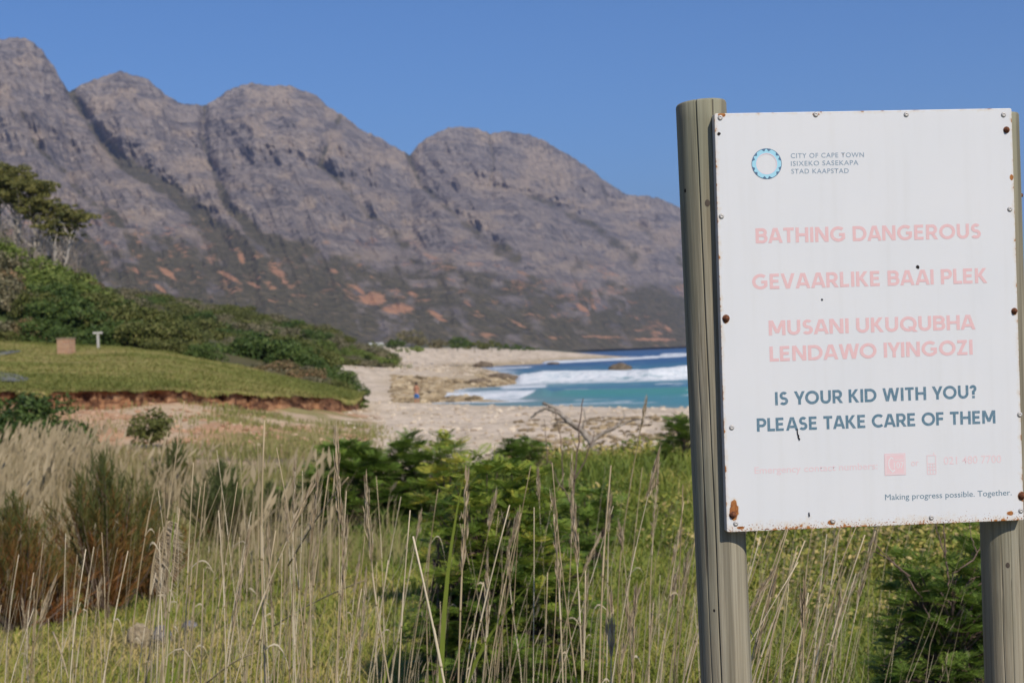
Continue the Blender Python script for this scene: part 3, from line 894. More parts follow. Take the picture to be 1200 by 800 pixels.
# cliff bands
band = np.sin(zm / 46 + 5 * fbm(xm / 500, zm / 300, 223, 3))
D = D + fade * 42 * band * sstep(.3, .5, tcl)
def ledge(q, k0, k1):
    s_ = q - np.floor(q); return sstep(k0, k1, s_) - s_
lz = zm + 55 * (fbm(xm / 260, zm / 200, 243, 4) - .5) + .05 * xm
amp = (.35 + 1.1 * fbm(xm / 190, zm / 90, 245, 3)) * sstep(.22, .42, tcl)
D = D + fade * amp * (58 * ledge(lz / 82, .72, 1.0) + 20 * ledge(lz / 33 + 3 * fbm(xm / 90, zm / 90, 247, 2), .6, 1.0))
# main ravines traced where the photograph shows them
gully = np.zeros_like(D)
proj_y = 400 - (((z - CAMZ) / D) - math.tan(PITCH)) * F_PX - (MP - 600) * math.tan(ROLL)
def ravine(pl, wpx, depth, veg=1.0):
    global D, gully
    pl = np.array(pl, float)
    best = np.full(D.shape, 1e9); par = np.zeros(D.shape)
    L = len(pl) - 1
    for i in range(L):
        ax, ay = pl[i]; bx, by = pl[i + 1]
        dx, dy = bx - ax, by - ay
        t = np.clip(((MP - ax) * dx + (proj_y - ay) * dy) / (dx * dx + dy * dy), 0, 1)
        dd = np.hypot(MP - ax - t * dx, proj_y - ay - t * dy)
        m_ = dd < best; best = np.where(m_, dd, best); par = np.where(m_, (i + t) / L, par)
    w = wpx * (.55 + .75 * par) * (.75 + .5 * fbm(MP / 9, proj_y / 9, 227, 3))
    k = np.exp(-(best / w) ** 2)
    D = D + .29 * depth * k * np.clip(par * 6, .15, 1) * np.clip((1 - par) * 4, 0, 1)
    gully = np.maximum(gully, veg * k)
ravine([(82, 106), (96, 128), (118, 160), (140, 186), (180, 208), (222, 240), (262, 285), (300, 330)], 13, 330)
ravine([(18, 120), (40, 170), (70, 200), (92, 225), (130, 260)], 8, 160, .7)
ravine([(240, 124), (236, 160), (248, 200), (262, 240), (300, 275), (330, 300)], 8, 220, .75)
ravine([(478, 180), (492, 215), (530, 250), (556, 275), (600, 300)], 9, 240, .8)
ravine([(398, 136), (372, 190), (400, 215), (430, 250), (470, 285)], 9, 170, .75)
ravine([(573, 157), (577, 190), (572, 215), (600, 222), (640, 236), (690, 262), (740, 300)], 7, 150, .7)
ravine([(705, 212), (712, 240), (745, 262), (785, 290), (820, 330)], 7, 150, .6)
ravine([(300, 150), (320, 190), (345, 215), (360, 250)], 6, 90, .4)
ravine([(520, 165), (528, 200), (525, 235)], 5, 90, .3)
ravine([(640, 185), (660, 215), (690, 235)], 5, 80, .3)
over = np.clip(MT - 1, 0, None)
z = np.where(MT > 1, z - over * H2 * .9, z)
D = np.where(MT > 1, R2 + over * 1500, D)
z = z + fade * 10 * (rib3 - .5)
hill_x = U2 * D
# vegetation, bare earth and pale outcrops as real surface differences
cl = fbm(MP / 40, proj_y / 22, 231, 4)
line = np.interp(MP, [-420, 60, 150, 300, 420, 520, 640, 800, 1500], [235, 255, 272, 288, 286, 298, 318, 345, 375])
veg = .56 * sstep(-40, 50, proj_y - line + 60 * (cl - .5)) + .62 * gully + .18 * (rib1 < .5) * sstep(.2, .6, 1 - tcl)
veg = veg + .12 * sstep(0, .12, tcl) * sstep(-8, 4, ry[:, None] + 10 - proj_y)
veg = veg * (.55 + .9 * fbm(MP / 16 - proj_y / 30, proj_y / 9, 233, 5))
bare = np.zeros_like(D)
for (bx, by, w, h_, s_) in ((190, 320, 12, 6, 1), (180, 338, 9, 4, 1), (152, 318, 6, 4, .8), (262, 325, 17, 4, 1), (290, 333, 12, 3, 1), (276, 300, 6, 10, .9), (318, 318, 12, 8, .9), (326, 330, 6, 5, .8), (430, 350, 22, 9, 1), (460, 362, 22, 8, 1), (415, 340, 10, 5, .9), (478, 345, 9, 5, .8), (505, 370, 14, 6, .8), (676, 362, 10, 5, 1), (690, 360, 5, 4, .9), (778, 386, 6, 3, .9), (700, 395, 40, 2, .8), (540, 355, 9, 5, .7), (600, 380, 16, 5, .6), (740, 372, 12, 4, .6), (760, 398, 40, 2.5, .9), (640, 396, 25, 3, .6), (560, 392, 25, 5, .6), (240, 306, 8, 4, .6), (350, 300, 7, 4, .6), (385, 318, 8, 4, .7)):
    yy = proj_y - (MP - bx) * .55 * (w < 20)
    bare = np.maximum(bare, s_ * .80 * np.exp(-((MP - bx) / w) ** 2 - ((yy - by) / h_) ** 2))
bare = np.maximum(bare,   .40 * sstep(.53, .68, fbm(MP / 20 - proj_y / 15, proj_y / 7 + MP / 40, 237, 5)) * sstep(-60, -5, proj_y - line) * (1 - sstep(60, 90, proj_y - line)))
pale = .9 * sstep(.5, .66, fbm(MP / 30, proj_y / 12, 241, 4)) * (1 - sstep(-10, 30, proj_y - line))
for (bx, by, w, h_) in ((45, 158, 18, 7), (120, 190, 14, 8), (345, 165, 35, 9), (430, 178, 12, 9), (560, 215, 22, 10), (640, 190, 30, 8), (590, 220, 20, 8), (285, 305, 5, 14), (425, 300, 30, 8)):
    pale = np.maximum(pale, np.exp(-((MP - bx) / w) ** 2 - ((proj_y - by) / h_) ** 2))
V = np.stack([hill_x, D, z], -1).reshape(-1, 3)
mtn = make_mesh('mountain_range', V, grid_quads(len(mp), len(mt)), None, M['mountain'], smooth=True, vattr={'veg': veg.ravel(), 'bare': bare.ravel(), 'pale': pale.ravel()})
tag(mtn, kind='structure')

# ------------------------------------------------------------------ air
HAZE_D = 6.6e-5
m = NT('haze')
pv = m.n("VolumePrincipled")
pv.inputs["Color"].default_value = (.56, .66, .95, 1)
pv.inputs["Density"].default_value = HAZE_D
pv.inputs["Anisotropy"].default_value = 0.2
m.l(pv.outputs[0], m.out.inputs["Volume"])
mb = MB(); mb.box((0, 3000, 640), (12500, 12500, 655))
hz = mb.build('haze', m.m)
tag(hz, kind='stuff', label='thin blue haze between the beach and the mountains', cat='haze')

# ================================================================== THE SIGN
tl, tr, br_, bl = P(836, 133, 3.07), P(1185, 127, 3.121), P(1200.5, 609, 3.121), P(853, 623.5, 3.07)
sc_ = (tl + tr + br_ + bl) / 4
ax = unit((tr + br_) - (tl + bl)); azv = (tl + tr) - (bl + br_); azv = unit(azv - ax * azv.dot(ax)); ay = np.cross(azv, ax)   # ay points away from the viewer
if ay[1] < 0: ay = -ay
SB = np.stack([ax, ay, azv], 1)                 # board axes as columns
SW = float(np.linalg.norm((tr + br_) - (tl + bl)) / 2); SH = float(np.linalg.norm((tl + tr) - (bl + br_)) / 2)
def on_board(px, py):
    v = ray(px, py); t = (sc_ - CAM).dot(ay) / v.dot(ay); q = CAM + v * t - sc_
    return q.dot(ax), q.dot(azv)
rootp = P(1020, 600, 3.2); rootp[2] = gz(rootp[0], rootp[1])
sign = thing('warning_sign', 'tall white bathing warning sign bolted to two round wooden posts', 'sign', rootp)
bm4 = Matrix(((SB[0, 0], SB[0, 1], SB[0, 2], sc_[0] - rootp[0]), (SB[1, 0], SB[1, 1], SB[1, 2], sc_[1] - rootp[1]), (SB[2, 0], SB[2, 1], SB[2, 2], sc_[2] - rootp[2]), (0, 0, 0, 1)))
spots = []
for (px, py, r, k) in ((860, 598, .0145, .45), (850.5, 374, .010, .7), (1197.5, 581, .014, .8), (1179.5, 153, .006, 1), (846, 135, .013, 2.0), (956, 134, .011, 2), (974, 612, .014, 1.6), (868, 618, .013, 2.2), (1185.5, 208, .006, .6), (1188.5, 366, .009, 1), (1184, 601, .013, 1.6)):
    x_, z_ = on_board(px, py); spots.append((x_, z_, r, k))
M['sign_face'] = rust_paint('rusting_white_enamel', spots)
TH = .024
def rounded_panel(w, h, d, r, n=6):
    """shallow folded tray: rounded corners, softened front edge"""
    mb = MB()
    def outline(ins):
        o = []
        for cxs, czs, a0 in ((1, 1, 0), (-1, 1, 90), (-1, -1, 180), (1, -1, 270)):
            for k in range(n + 1):
                a = R(a0 + 90 * k / n); rr_ = max(r - ins, .0006)
                o.append((cxs * (w / 2 - r) + math.cos(a) * rr_ + 0, czs * (h / 2 - r) + math.sin(a) * rr_))
        return np.array(o)
    rings = [(0.0012, 0), (0.0003, .0004), (0, .0014), (0, d)]
    V = []
    for ins, yy in rings:
        o = outline(ins); V.append(np.stack([o[:, 0], np.full(len(o), yy), o[:, 1]], -1))
    k = len(V[0]); VV = np.vstack(V)
    Q = [[i * k + j, i * k + (j + 1) % k, (i + 1) * k + (j + 1) % k, (i + 1) * k + j] for i in range(len(rings) - 1) for j in range(k)]
    c0 = len(VV); VV = np.vstack([VV, [[0, 0, 0]], [[0, d, 0]]])
    T = [[c0, (j + 1) % k, j] for j in range(k)] + [[c0 + 1, (len(rings) - 1) * k + j, (len(rings) - 1) * k + (j + 1) % k] for j in range(k)]
    mb.add(VV, Q, T)
    return mb
board = rounded_panel(SW, SH, TH, .004).build('board', M['sign_face'], sign, False)
board.matrix_local = bm4

def dot_mesh(rad, h, n=14, hole=True):
    """domed pop rivet / bolt head standing out of the board towards the viewer (-Y)"""
    V = [[0, -h, 0]]; rings = [(.35, 1.0), (.75, .8), (1.0, .35), (1.0, 0)]
    if hole: rings = [(.22, .55), (.34, 1.0)] + rings[1:]; V[0] = [0, -h * .5, 0]
    for a, b in rings:
        for k in range(n): V.append([rad * a * math.cos(2 * math.pi * k / n), -h * b, rad * a * math.sin(2 * math.pi * k / n)])
    T = [[0, 1 + (k + 1) % n, 1 + k] for k in range(n)]
    Q = [[1 + i * n + k, 1 + i * n + (k + 1) % n, 1 + (i + 1) * n + (k + 1) % n, 1 + (i + 1) * n + k] for i in range(len(rings) - 1) for k in range(n)]
    return np.array(V), Q, T
def on_face(name, mb, px, py, mat, smooth=True):
    x_, z_ = on_board(px, py)
    o = mb.build(name, mat, board, smooth); o.location = (x_, -.0004, z_)
    return o
for px, py in ((844, 138), (956, 134.3), (1062, 134.2), (1176, 134.5), (845.5, 253.3), (1183.4, 245), (857.5, 500.5), (1195, 485.5), (862.3, 613), (976, 610), (1091.5, 606), (1196.3, 598)):
    mb = MB(); mb.add(*dot_mesh(.0052, .0024)); on_face('rivet', mb, px, py, M['rivet'])
for px, py, r_ in ((850.7, 373, .0056), (1188.6, 364.3, .0048), (1179.4, 152.3, .005), (858.6, 603, .0055), (1197.3, 580.5, .006)):
    mb = MB(); v, q, t = dot_mesh(r_, .007, 6, False); mb.add(v, q, t); v, q, t = dot_mesh(r_ * 1.35, .0016, 18, False); mb.add(v, q, t); on_face('bolt', mb, px, py, M['bolt'], False)
for px, py, r_ in ((842.4, 157.2, .0034), (1075.6, 312.8, .0034)):
    mb = MB(); a = np.arange(10) * 2 * math.pi / 10; rr_ = r_ * (1 + .25 * rng.uniform(-1, 1, 10))
    V = np.vstack([[[0, -.0006, 0]], np.stack([rr_ * np.cos(a), np.full(10, -.0003), rr_ * np.sin(a)], -1)]); mb.add(V, None, [[0, 1 + (k + 1) % 10, 1 + k] for k in range(10)])
    on_face('nail_hole', mb, px, py, M['hole'], False)
for pl in (((934, 502), (934.5, 508), (936, 511)), ((935, 511), (937, 515)), ((947.8, 600), (948.3, 604.5)), ((962.5, 350), (964, 351.5))):
    mb = MB(); q = np.array([[on_board(*a)[0], -.0012, on_board(*a)[1]] for a in pl]); mb.tube(q, [.0010] * (len(q) - 1) + [.0016], 5)
    mb.build('scuff', M['hole'], board)

# lettering: outlines drawn from the built-in vector font, made bold, laid 0.5 mm proud of the face
dg = bpy.context.evaluated_depsgraph_get
def text_mesh(txt, bold=0.0, space=1.0):
    cu = bpy.data.curves.new('lettering_curve', 'FONT'); cu.body = txt; cu.offset = bold; cu.space_character = space
    cu.resolution_u = 4; cu.fill_mode = 'FRONT' if False else 'BOTH'; cu.extrude = 0
    ob = bpy.data.objects.new('lettering_curve', cu); COL.objects.link(ob)
    dep = dg(); dep.update(); me = bpy.data.meshes.new_from_object(ob.evaluated_get(dep))
    bpy.data.objects.remove(ob); bpy.data.curves.remove(cu)
    return me
def cap_h(bold):
    me = text_mesh('H', bold); zs = [v.co.y for v in me.vertices]; r_ = min(zs), max(zs); bpy.data.meshes.remove(me); return r_
def line(txt, l, r, cap, mat, bold=.018, space=1.0, name='lettering', lift=.00025):
    me = text_mesh(txt, bold, space)
    xs = [v.co.x for v in me.vertices]; x0, x1 = min(xs), max(xs); c0, c1 = cap_h(bold)
    p = np.array(on_board(*l)); q = np.array(on_board(*r)); pt = np.array(on_board(l[0], l[1] - cap))
    d = q - p; up = np.linalg.norm(pt - p) / (c1 - c0)
    sx_ = np.linalg.norm(d) / (x1 - x0); d = d / np.linalg.norm(d); nrm = np.array([-d[1], d[0]])
    for v in me.vertices:
        a = (v.co.x - x0) * sx_; b = (v.co.y - c0) * up
        w_ = p + d * a + nrm * b
        v.co = (w_[0], -lift, w_[1])
    me.materials.clear(); me.materials.append(mat); me.name = name
    o = bpy.data.objects.new(name, me); COL.objects.link(o); o.parent = board
    o["label"] = 'the line of lettering reading ' + txt
    return o
# bold geometric capitals built stroke by stroke
TW = .205; HW = TW / 2
def gV(x, y0=0, y1=1): return ('p', [(x - HW, y0), (x + HW, y0), (x + HW, y1), (x - HW, y1)])
def gH(y, x0, x1): return ('p', [(x0, y - HW * .95), (x1, y - HW * .95), (x1, y + HW * .95), (x0, y + HW * .95)])
def gS(x0, y0, x1, y1):
    w = HW / math.cos(math.atan2(x1 - x0, y1 - y0)) * .97
    return ('p', [(x0 - w, y0), (x0 + w, y0), (x1 + w, y1), (x1 - w, y1)])
def gC(cx, cy_, rx, ry_, a0, a1): return ('c', (cx, cy_, rx, ry_, a0, a1))
GL = {
 'A': (.92, [gS(.11, 0, .42, 1), gS(.81, 0, .50, 1), gH(.28, .2, .72)]),
 'B': (.74, [gV(.1), gH(.905, .1, .42), gH(.52, .1, .42), gH(.095, .1, .42), gC(.40, .7125, .21, .1925, -90, 90), gC(.42, .3075, .225, .2125, -90, 90)]),
 'C': (.84, [gC(.5, .5, .41, .41, 48, 312)]),
 'D': (.88, [gV(.1), gH(.905, .1, .38), gH(.095, .1, .38), gC(.37, .5, .41, .405, -90, 90)]),
 'E': (.64, [gV(.1), gH(.905, .1, .58), gH(.51, .1, .54), gH(.095, .1, .59)]),
 'F': (.60, [gV(.1), gH(.905, .1, .56), gH(.49, .1, .52)]),
 'G': (.96, [gC(.5, .5, .41, .41, 48, 322), gV(.83, .17, .56), gH(.47, .55, .92)]),
 'H': (.80, [gV(.1), gV(.7), gH(.51, .1, .7)]),
 'I': (.20, [gV(.1)]),
 'K': (.76, [gV(.1), gS(.2, .42, .60, 1), gS(.66, 0, .29, .56)]),
 'L': (.58, [gV(.1), gH(.095, .1, .56)]),
 'M': (1.0, [gV(.1), gV(.9), gS(.5, .14, .15, 1), gS(.5, .14, .85, 1)]),
 'N': (.84, [gV(.1), gV(.74), gS(.72, 0, .12, 1)]),
 'O': (1.0, [gC(.5, .5, .41, .41, 0, 360)]),
 'P': (.70, [gV(.1), gH(.905, .1, .4), gH(.43, .1, .4), gC(.39, .6675, .22, .2375, -90, 90)]),
 'Q': (1.0, [gC(.5, .5, .41, .41, 0, 360), gS(.93, -.04, .6, .32)]),
 'R': (.74, [gV(.1), gH(.905, .1, .4), gH(.43, .1, .4), gC(.39, .6675, .22, .2375, -90, 90), gS(.65, 0, .36, .45)]),
 'S': (.64, [gC(.33, .7025, .20, .2025, 38, 270), gC(.31, .2975, .23, .2025, 90, -145)]),
 'T': (.66, [gH(.905, 0, .66), gV(.33)]),
 'U': (.78, [gV(.1, .38, 1), gV(.68, .38, 1), gC(.39, .385, .29, .29, 180, 360)]),
 'V': (.88, [gS(.42, 0, .11, 1), gS(.46, 0, .77, 1)]),
 'W': (1.24, [gS(.33, 0, .1, 1), gS(.35, 0, .60, 1), gS(.89, 0, .64, 1), gS(.91, 0, 1.14, 1)]),
 'Y': (.78, [gS(.37, .40, .1, 1), gS(.41, .40, .68, 1), gV(.39, 0, .46)]),
 'Z': (.66, [gH(.905, .04, .63), gH(.095, .02, .65), gS(.13, .06, .53, .94)]),
 '?': (.46, [gC(.23, .73, .165, .175, 170, -80), gV(.255, .27, .58), gV(.255, 0, .19)]),
}
def caps(txt, l, r, cap, mat):
    x = 0; sh_ = []; prev_ = ' '
    for ch in txt:
        if ch == ' ': x += .34; prev_ = ' '; continue
        w, st_ = GL[ch]
        if prev_ + ch in ('DA', 'VA', 'AW', 'WO', 'AA', 'KA', 'AK', 'TA', 'LE', 'AV', 'AR', 'YO', 'LY', 'IY', 'YI', 'EV', 'OZ', 'PL', 'BA', 'AT', 'AS', 'SA', 'BH', 'HA', 'AI', 'AN', 'CA', 'RE', 'OF', 'FT'): x -= .075 if ch in 'AVWY' or prev_ in 'AVWYFL' else .03
        prev_ = ch
        sh_ += [(x, q) for q in st_]; x += w + .115
    W = x - .115
    p = np.array(on_board(*l)); q = np.array(on_board(*r)); pt = np.array(on_board(l[0], l[1] - cap))
    d = q - p; sx_ = np.linalg.norm(d) / W; d /= np.linalg.norm(d); nrm = np.array([-d[1], d[0]]); up = np.linalg.norm(pt - p)
    mb = MB()
    def w3(xx, yy, off): a = p + d * xx * sx_ + nrm * yy * up; return [a[0], -off, a[1]]
    for i, (ox, (kind, a)) in enumerate(sh_):
        off = .00022 + .000025 * (i % 7)
        if kind == 'p': mb.add([w3(ox + u_, v_, off) for u_, v_ in a], [[0, 1, 2, 3]])
        else:
            cx_, cy_, rx, ry_, a0, a1 = a; n = max(8, int(abs(a1 - a0) / 9)); an = np.radians(np.linspace(a0, a1, n + 1))
            V = []
            for t in an: V += [w3(ox + cx_ + (rx - HW) * math.cos(t), cy_ + (ry_ - HW) * math.sin(t), off), w3(ox + cx_ + (rx + HW) * math.cos(t), cy_ + (ry_ + HW) * math.sin(t), off)]
            mb.add(V, [[2 * k, 2 * k + 1, 2 * k + 3, 2 * k + 2] for k in range(n)])
    o = mb.build('lettering', mat, board); o["label"] = 'the line of lettering reading ' + txt
    return o
caps('BATHING DANGEROUS', (885.7, 285.2), (1149.5, 279.2), 17.6, M['red_ink'])
caps('GEVAARLIKE BAAI PLEK', (881.9, 339.2), (1156.8, 331.5), 17.8, M['red_ink'])
caps('MUSANI UKUQUBHA', (901.1, 393), (1143.3, 385.7), 17.4, M['red_ink'])
caps('LENDAWO IYINGOZI', (902.2, 423.5), (1140, 415.3), 17.6, M['red_ink'])
caps('IS YOUR KID WITH YOU?', (908.5, 474.8), (1144, 466.3), 15.6, M['blue_ink'])
caps('PLEASE TAKE CARE OF THEM', (887.1, 505.6), (1166.6, 495.8), 15.6, M['blue_ink'])
line('Emergency contact numbers:', (884.3, 554.8), (1028.5, 549.2), 7.8, M['faint_ink'], .006)
line('or', (1067.7, 545.8), (1076.8, 545.3), 7.6, M['faint_ink'], .01)
line('021 480 7700', (1106, 544), (1173.4, 541.8), 9.0, M['faint_ink'], .006)
line('Making progress possible. Together.', (1037.3, 585.6), (1185.5, 579.8), 6.6, M['blue_ink'], 0)
line('CITY OF CAPE TOWN', (926.7, 185.4), (1012.4, 184.2), 5.5, M['small_ink'], .004, 1.1)
line('ISIXEKO SASEKAPA', (926.9, 194.5), (1005.9, 193.3), 5.5, M['small_ink'], .004, 1.1)
line('STAD KAAPSTAD', (927.4, 203.6), (994.6, 202.9), 5.5, M['small_ink'], .004, 1.1)
# round emblem: cyan ring, thin dark outline, little dark triangles pointing inwards, pale inner line
cxe, cze = on_board(898.4, 192); PXM = SW / 349.0
def ring(r0, r1, mat, lift, n=64, name='emblem', parent=None):
    a = np.arange(n) * 2 * math.pi / n; mb = MB()
    V = np.vstack([np.stack([cxe + r_ * np.cos(a), np.full(n, -lift), cze + r_ * np.sin(a)], -1) for r_ in (r0, r1)])
    mb.add(V, [[k, (k + 1) % n, n + (k + 1) % n, n + k] for k in range(n)])
    return mb.build(name, mat, board)
ring(12.2 * PXM, 16.9 * PXM, M['cyan_ink'], .0005, name='emblem')
ring(16.9 * PXM, 17.5 * PXM, M['deep_ink'], .0005, name='emblem_outline')
ring(11.2 * PXM, 12.2 * PXM, M['ring_pink'], .0005, name='emblem_inner_line')
mb = MB()
for k in range(6):
    for s_ in (-1, 1):
        a = R(90 + 60 * k + s_ * 10.5); w = R(8.5); ro = 16.95 * PXM; ri = 14.3 * PXM
        mb.add([[cxe + ro * math.cos(a - w), -.0008, cze + ro * math.sin(a - w)], [cxe + ro * math.cos(a + w), -.0008, cze + ro * math.sin(a + w)], [cxe + ri * math.cos(a), -.0008, cze + ri * math.sin(a)]], None, [[0, 1, 2]])
mb.build('emblem_triangles', M['deep_ink'], board)
# emergency call square with a handset and 107
def poly(ptspx, mat, name, lift):
    V = np.array([[on_board(*a)[0], -lift, on_board(*a)[1]] for a in ptspx]); mb = MB()
    if len(V) == 4: mb.add(V, [[0, 1, 2, 3]])
    else: c_ = V.mean(0); mb.add(np.vstack([V, c_]), None, [[k, (k + 1) % len(V), len(V)] for k in range(len(V))])
    return mb.build(name, mat, board)
poly(((1036.2, 531.4), (1060.8, 530.6), (1061.4, 556), (1036.8, 556.9)), M['icon_ink'], 'call_icon', .0005)
paintw = flat('icon_white', (.74, .74, .74, 1), wear=0)
mb = MB()
for pl, w in ((((1038, 532.8), (1059.4, 532.1), (1059.9, 554.7), (1038.4, 555.4), (1038, 532.8)), .45), (((1044.5, 535.5), (1041.6, 539.5), (1041.3, 544.5), (1043, 549.5), (1046.5, 552.8)), 1.2), (((1043.8, 535.6), (1046.6, 537.6)), 1.5), (((1045.6, 552.8), (1048.4, 550.4)), 1.5), (((1048, 538.6), (1058.5, 538.2)), .6)):
    q = [np.array(on_board(*a)) for a in pl]
    for a, b in zip(q[:-1], q[1:]):
        d = b - a; d /= np.linalg.norm(d) + 1e-12; nrm = np.array([-d[1], d[0]]) * w * PXM * .5; off = .00055 + .00001 * len(mb.V)
        v = [a - nrm - d * .0003, b - nrm + d * .0003, b + nrm + d * .0003, a + nrm - d * .0003]; mb.add([[c_[0], -off, c_[1]] for c_ in v], [[0, 1, 2, 3]])
mb.build('call_icon_handset', paintw, board)
line('107', (1047.6, 548.4), (1059.0, 548.0), 7.0, paintw, 0, lift=.0006)
mb = MB()
for pl in (((1086.3, 533.6), (1096.3, 533.2), (1096.9, 555), (1086.9, 555.4), (1086.3, 533.6)), ((1094.2, 533.2), (1094.1, 530)), ((1086.6, 543.2), (1096.5, 542.9)), ((1086.6, 546.8), (1096.6, 546.5)), ((1086.7, 550.4), (1096.7, 550.1)), ((1089.9, 543.2), (1090.2, 555.2)), ((1093.2, 543.1), (1093.5, 555.1))):
    q = [np.array(on_board(*a)) for a in pl]
    for a, b in zip(q[:-1], q[1:]):
        d = b - a; d /= np.linalg.norm(d) + 1e-12; nrm = np.array([-d[1], d[0]]) * .55 * PXM; off = .00025 + .00001 * len(mb.V)
        mb.add([[c_[0], -off, c_[1]] for c_ in (a - nrm, b - nrm, b + nrm, a + nrm)], [[0, 1, 2, 3]])
mb.build('phone_icon', M['faint_ink'], board)

# round posts behind the board, split by drying cracks
def post(top_px, low_px, rad, crack_angles, lean_seed, cut):
    plane_y = TH + rad * .985                       # axis sits one radius behind the board's back
    def axis_at(px, py):
        v = ray(px, py); o_ = sc_ + ay * plane_y; t = (o_ - CAM).dot(ay) / v.dot(ay); return CAM + v * t
    a, b = axis_at(*top_px), axis_at(*low_px)
    d = unit(b - a); L = (a[2] - (gz(b[0], b[1]) - .15)) / -d[2]
    n = 260; k = 70
    tz = np.linspace(0, L, k); an = np.arange(n) * 2 * math.pi / n
    e1 = unit(np.cross(d, np.array([0, 1.0, 0]))); e2 = np.cross(d, e1)
    A, Zt = np.meshgrid(an, tz)
    rr_ = rad * (1 + .012 * (fbm(A * 2 + lean_seed, Zt * 1.3, 301, 3) - .5) + .008 * (fbm(np.cos(A) * 3 + 7, np.sin(A) * 3 + Zt * .4, 303, 3) - .5)) * (1 + .01 * Zt)
    for (ca_, w, dep, z0, z1, drift) in crack_angles:
        cc = ca_ + drift * (fbm(Zt * 2.0, Zt * 0 + ca_, 305, 3) - .5)
        dd = np.abs((A - cc + math.pi) % (2 * math.pi) - math.pi)
        rr_ -= dep * np.clip(1 - dd / w, 0, 1) * sstep(z0, z0 + .05, Zt) * (1 - sstep(z1 - .2, z1, Zt))
    ctr = a[None, None, :] + d[None, None, :] * Zt[..., None]
    V = ctr + rr_[..., None] * (np.cos(A)[..., None] * e1 + np.sin(A)[..., None] * e2)
    V = V.reshape(-1, 3)
    # sawn end: slight slant and a worn arris, capped with concentric rings
    sl = (np.cos(an)[:, None] * e1 + np.sin(an)[:, None] * e2)
    V[:n] += np.outer(np.cos(an - cut) * .004, -d)
    ringsv = []
    for f_ in (.965, .8, .5, .2):
        ringsv.append(a - d * (.004 if f_ < .97 else .002) + sl * (rr_[0] * f_)[:, None] + np.outer(np.cos(an - cut) * .004 * f_, -d))
    base = len(V); V = np.vstack([V] + ringsv + [[a - d * .004]])
    ii = np.arange(k - 1)[:, None] * n; jj = np.arange(n)[None, :]; j2 = (jj + 1) % n
    Q = np.stack([ii + jj, ii + j2, ii + n + j2, ii + n + jj], -1).reshape(-1, 4).tolist()
    prev = 0
    for r_i in range(4):
        s0 = base + r_i * n
        Q += [[prev + j, s0 + j, s0 + (j + 1) % n, prev + (j + 1) % n] for j in range(n)]; prev = s0
    T = [[prev + j, len(V) - 1, prev + (j + 1) % n] for j in range(n)]
    o = make_mesh('post', V - a, np.array(Q), np.array(T), M['post'], sign, smooth=True)
    o.location = Vector(a - rootp)
    return o, a, d
pl_, pa, pd = post((821.5, 124), (851.5, 800), .0515, ((1.90, .024, .010, -.1, 2.4, .10), (1.28, .02, .005, -.1, .75, .12), (2.78, .03, .010, .2, 2.4, .1), (2.3, .02, .003, .5, 2.4, .2)), 1.0, 1.0)
pr_, pa2, pd2 = post((1163.5, 135), (1184.5, 800), .0515, ((1.36, .02, .007, .75, 2.3, .12), (1.10, .026, .012, .6, 2.3, .08), (1.75, .02, .004, .8, 2.3, .15), (2.1, .018, .003, .9, 2.3, .1)), 5.0, 4.0)
# knots and borer holes in the posts
def on_post(o, a, d, px, py, rad, mat, name):
    v = ray(px, py); w0 = CAM - a
    # nearest hit of the view ray with the post cylinder
    vp = v - d * v.dot(d); wp = w0 - d * w0.dot(d)
    A_, B_, C_ = vp.dot(vp), 2 * vp.dot(wp), wp.dot(wp) - .0518 ** 2
    t = (-B_ - math.sqrt(max(B_ * B_ - 4 * A_ * C_, 0))) / (2 * A_)
    h = CAM + v * t; nrm = unit(wp + vp * t); s_ = unit(np.cross(d, nrm))
    k = 10; an = np.arange(k) * 2 * math.pi / k; mb = MB()
    V = np.vstack([[h + nrm * .0006], [h + nrm * .0003 + rad * (np.cos(q) * s_ * .7 + np.sin(q) * d) for q in an]]) - a
    mb.add(V, None, [[0, 1 + j, 1 + (j + 1) % k] for j in range(k)])
    mb.build(name, mat, o)
on_post(pl_, pa, pd, 803, 223.5, .0042, M['hole'], 'nail_hole'); on_post(pl_, pa, pd, 837, 715, .0034, M['hole'], 'nail_hole')
on_post(pl_, pa, pd, 829, 238, .0075, M['dark_bark'], 'knot')
on_post(pr_, pa2, pd2, 1181, 662, .006, M['dark_bark'], 'knot')
mb = MB(); q = P(1191.5, 229, 3.19); mb.tube([q + ax * .0 - rootp, q + ax * .012 - rootp], [.005, .004], 8); mb.build('bolt_end', M['bolt'], sign)

# ================================================================== PLANTS
def lobed_leaves(mb, lobes, per, leaf, tint0=.5, spread=.22, flat=.0, up=.35):
    """leaf clumps on a set of lobes (centre, radius, squash)"""
    for (c, r, sq) in lobes:
        n = max(12, int(per * 5 * (r / leaf) ** 1.6))
        d = rand_dirs(n); d[:, 2] = np.abs(d[:, 2]) * 1.15 - .35; d = unit(d)
        rad = r * (1 - .45 * rng.random(n) ** 2.2)
        C = np.asarray(c) + d * rad[:, None] * np.array([1, 1, sq])
        nrm = unit(d + np.array([0, 0, up]) + rng.normal(0, .55, (n, 3)))
        A = np.cross(nrm, rand_dirs(n)); A = unit(A) * (leaf * rng.uniform(.5, 1.0, n))[:, None]
        B = unit(np.cross(nrm, A)) * (leaf * rng.uniform(.3, .55, n))[:, None]
        mb.leaves(C, A, B, np.clip(tint0 + rng.normal(0, spread, n) + rng.normal(0, .13), 0, 1))


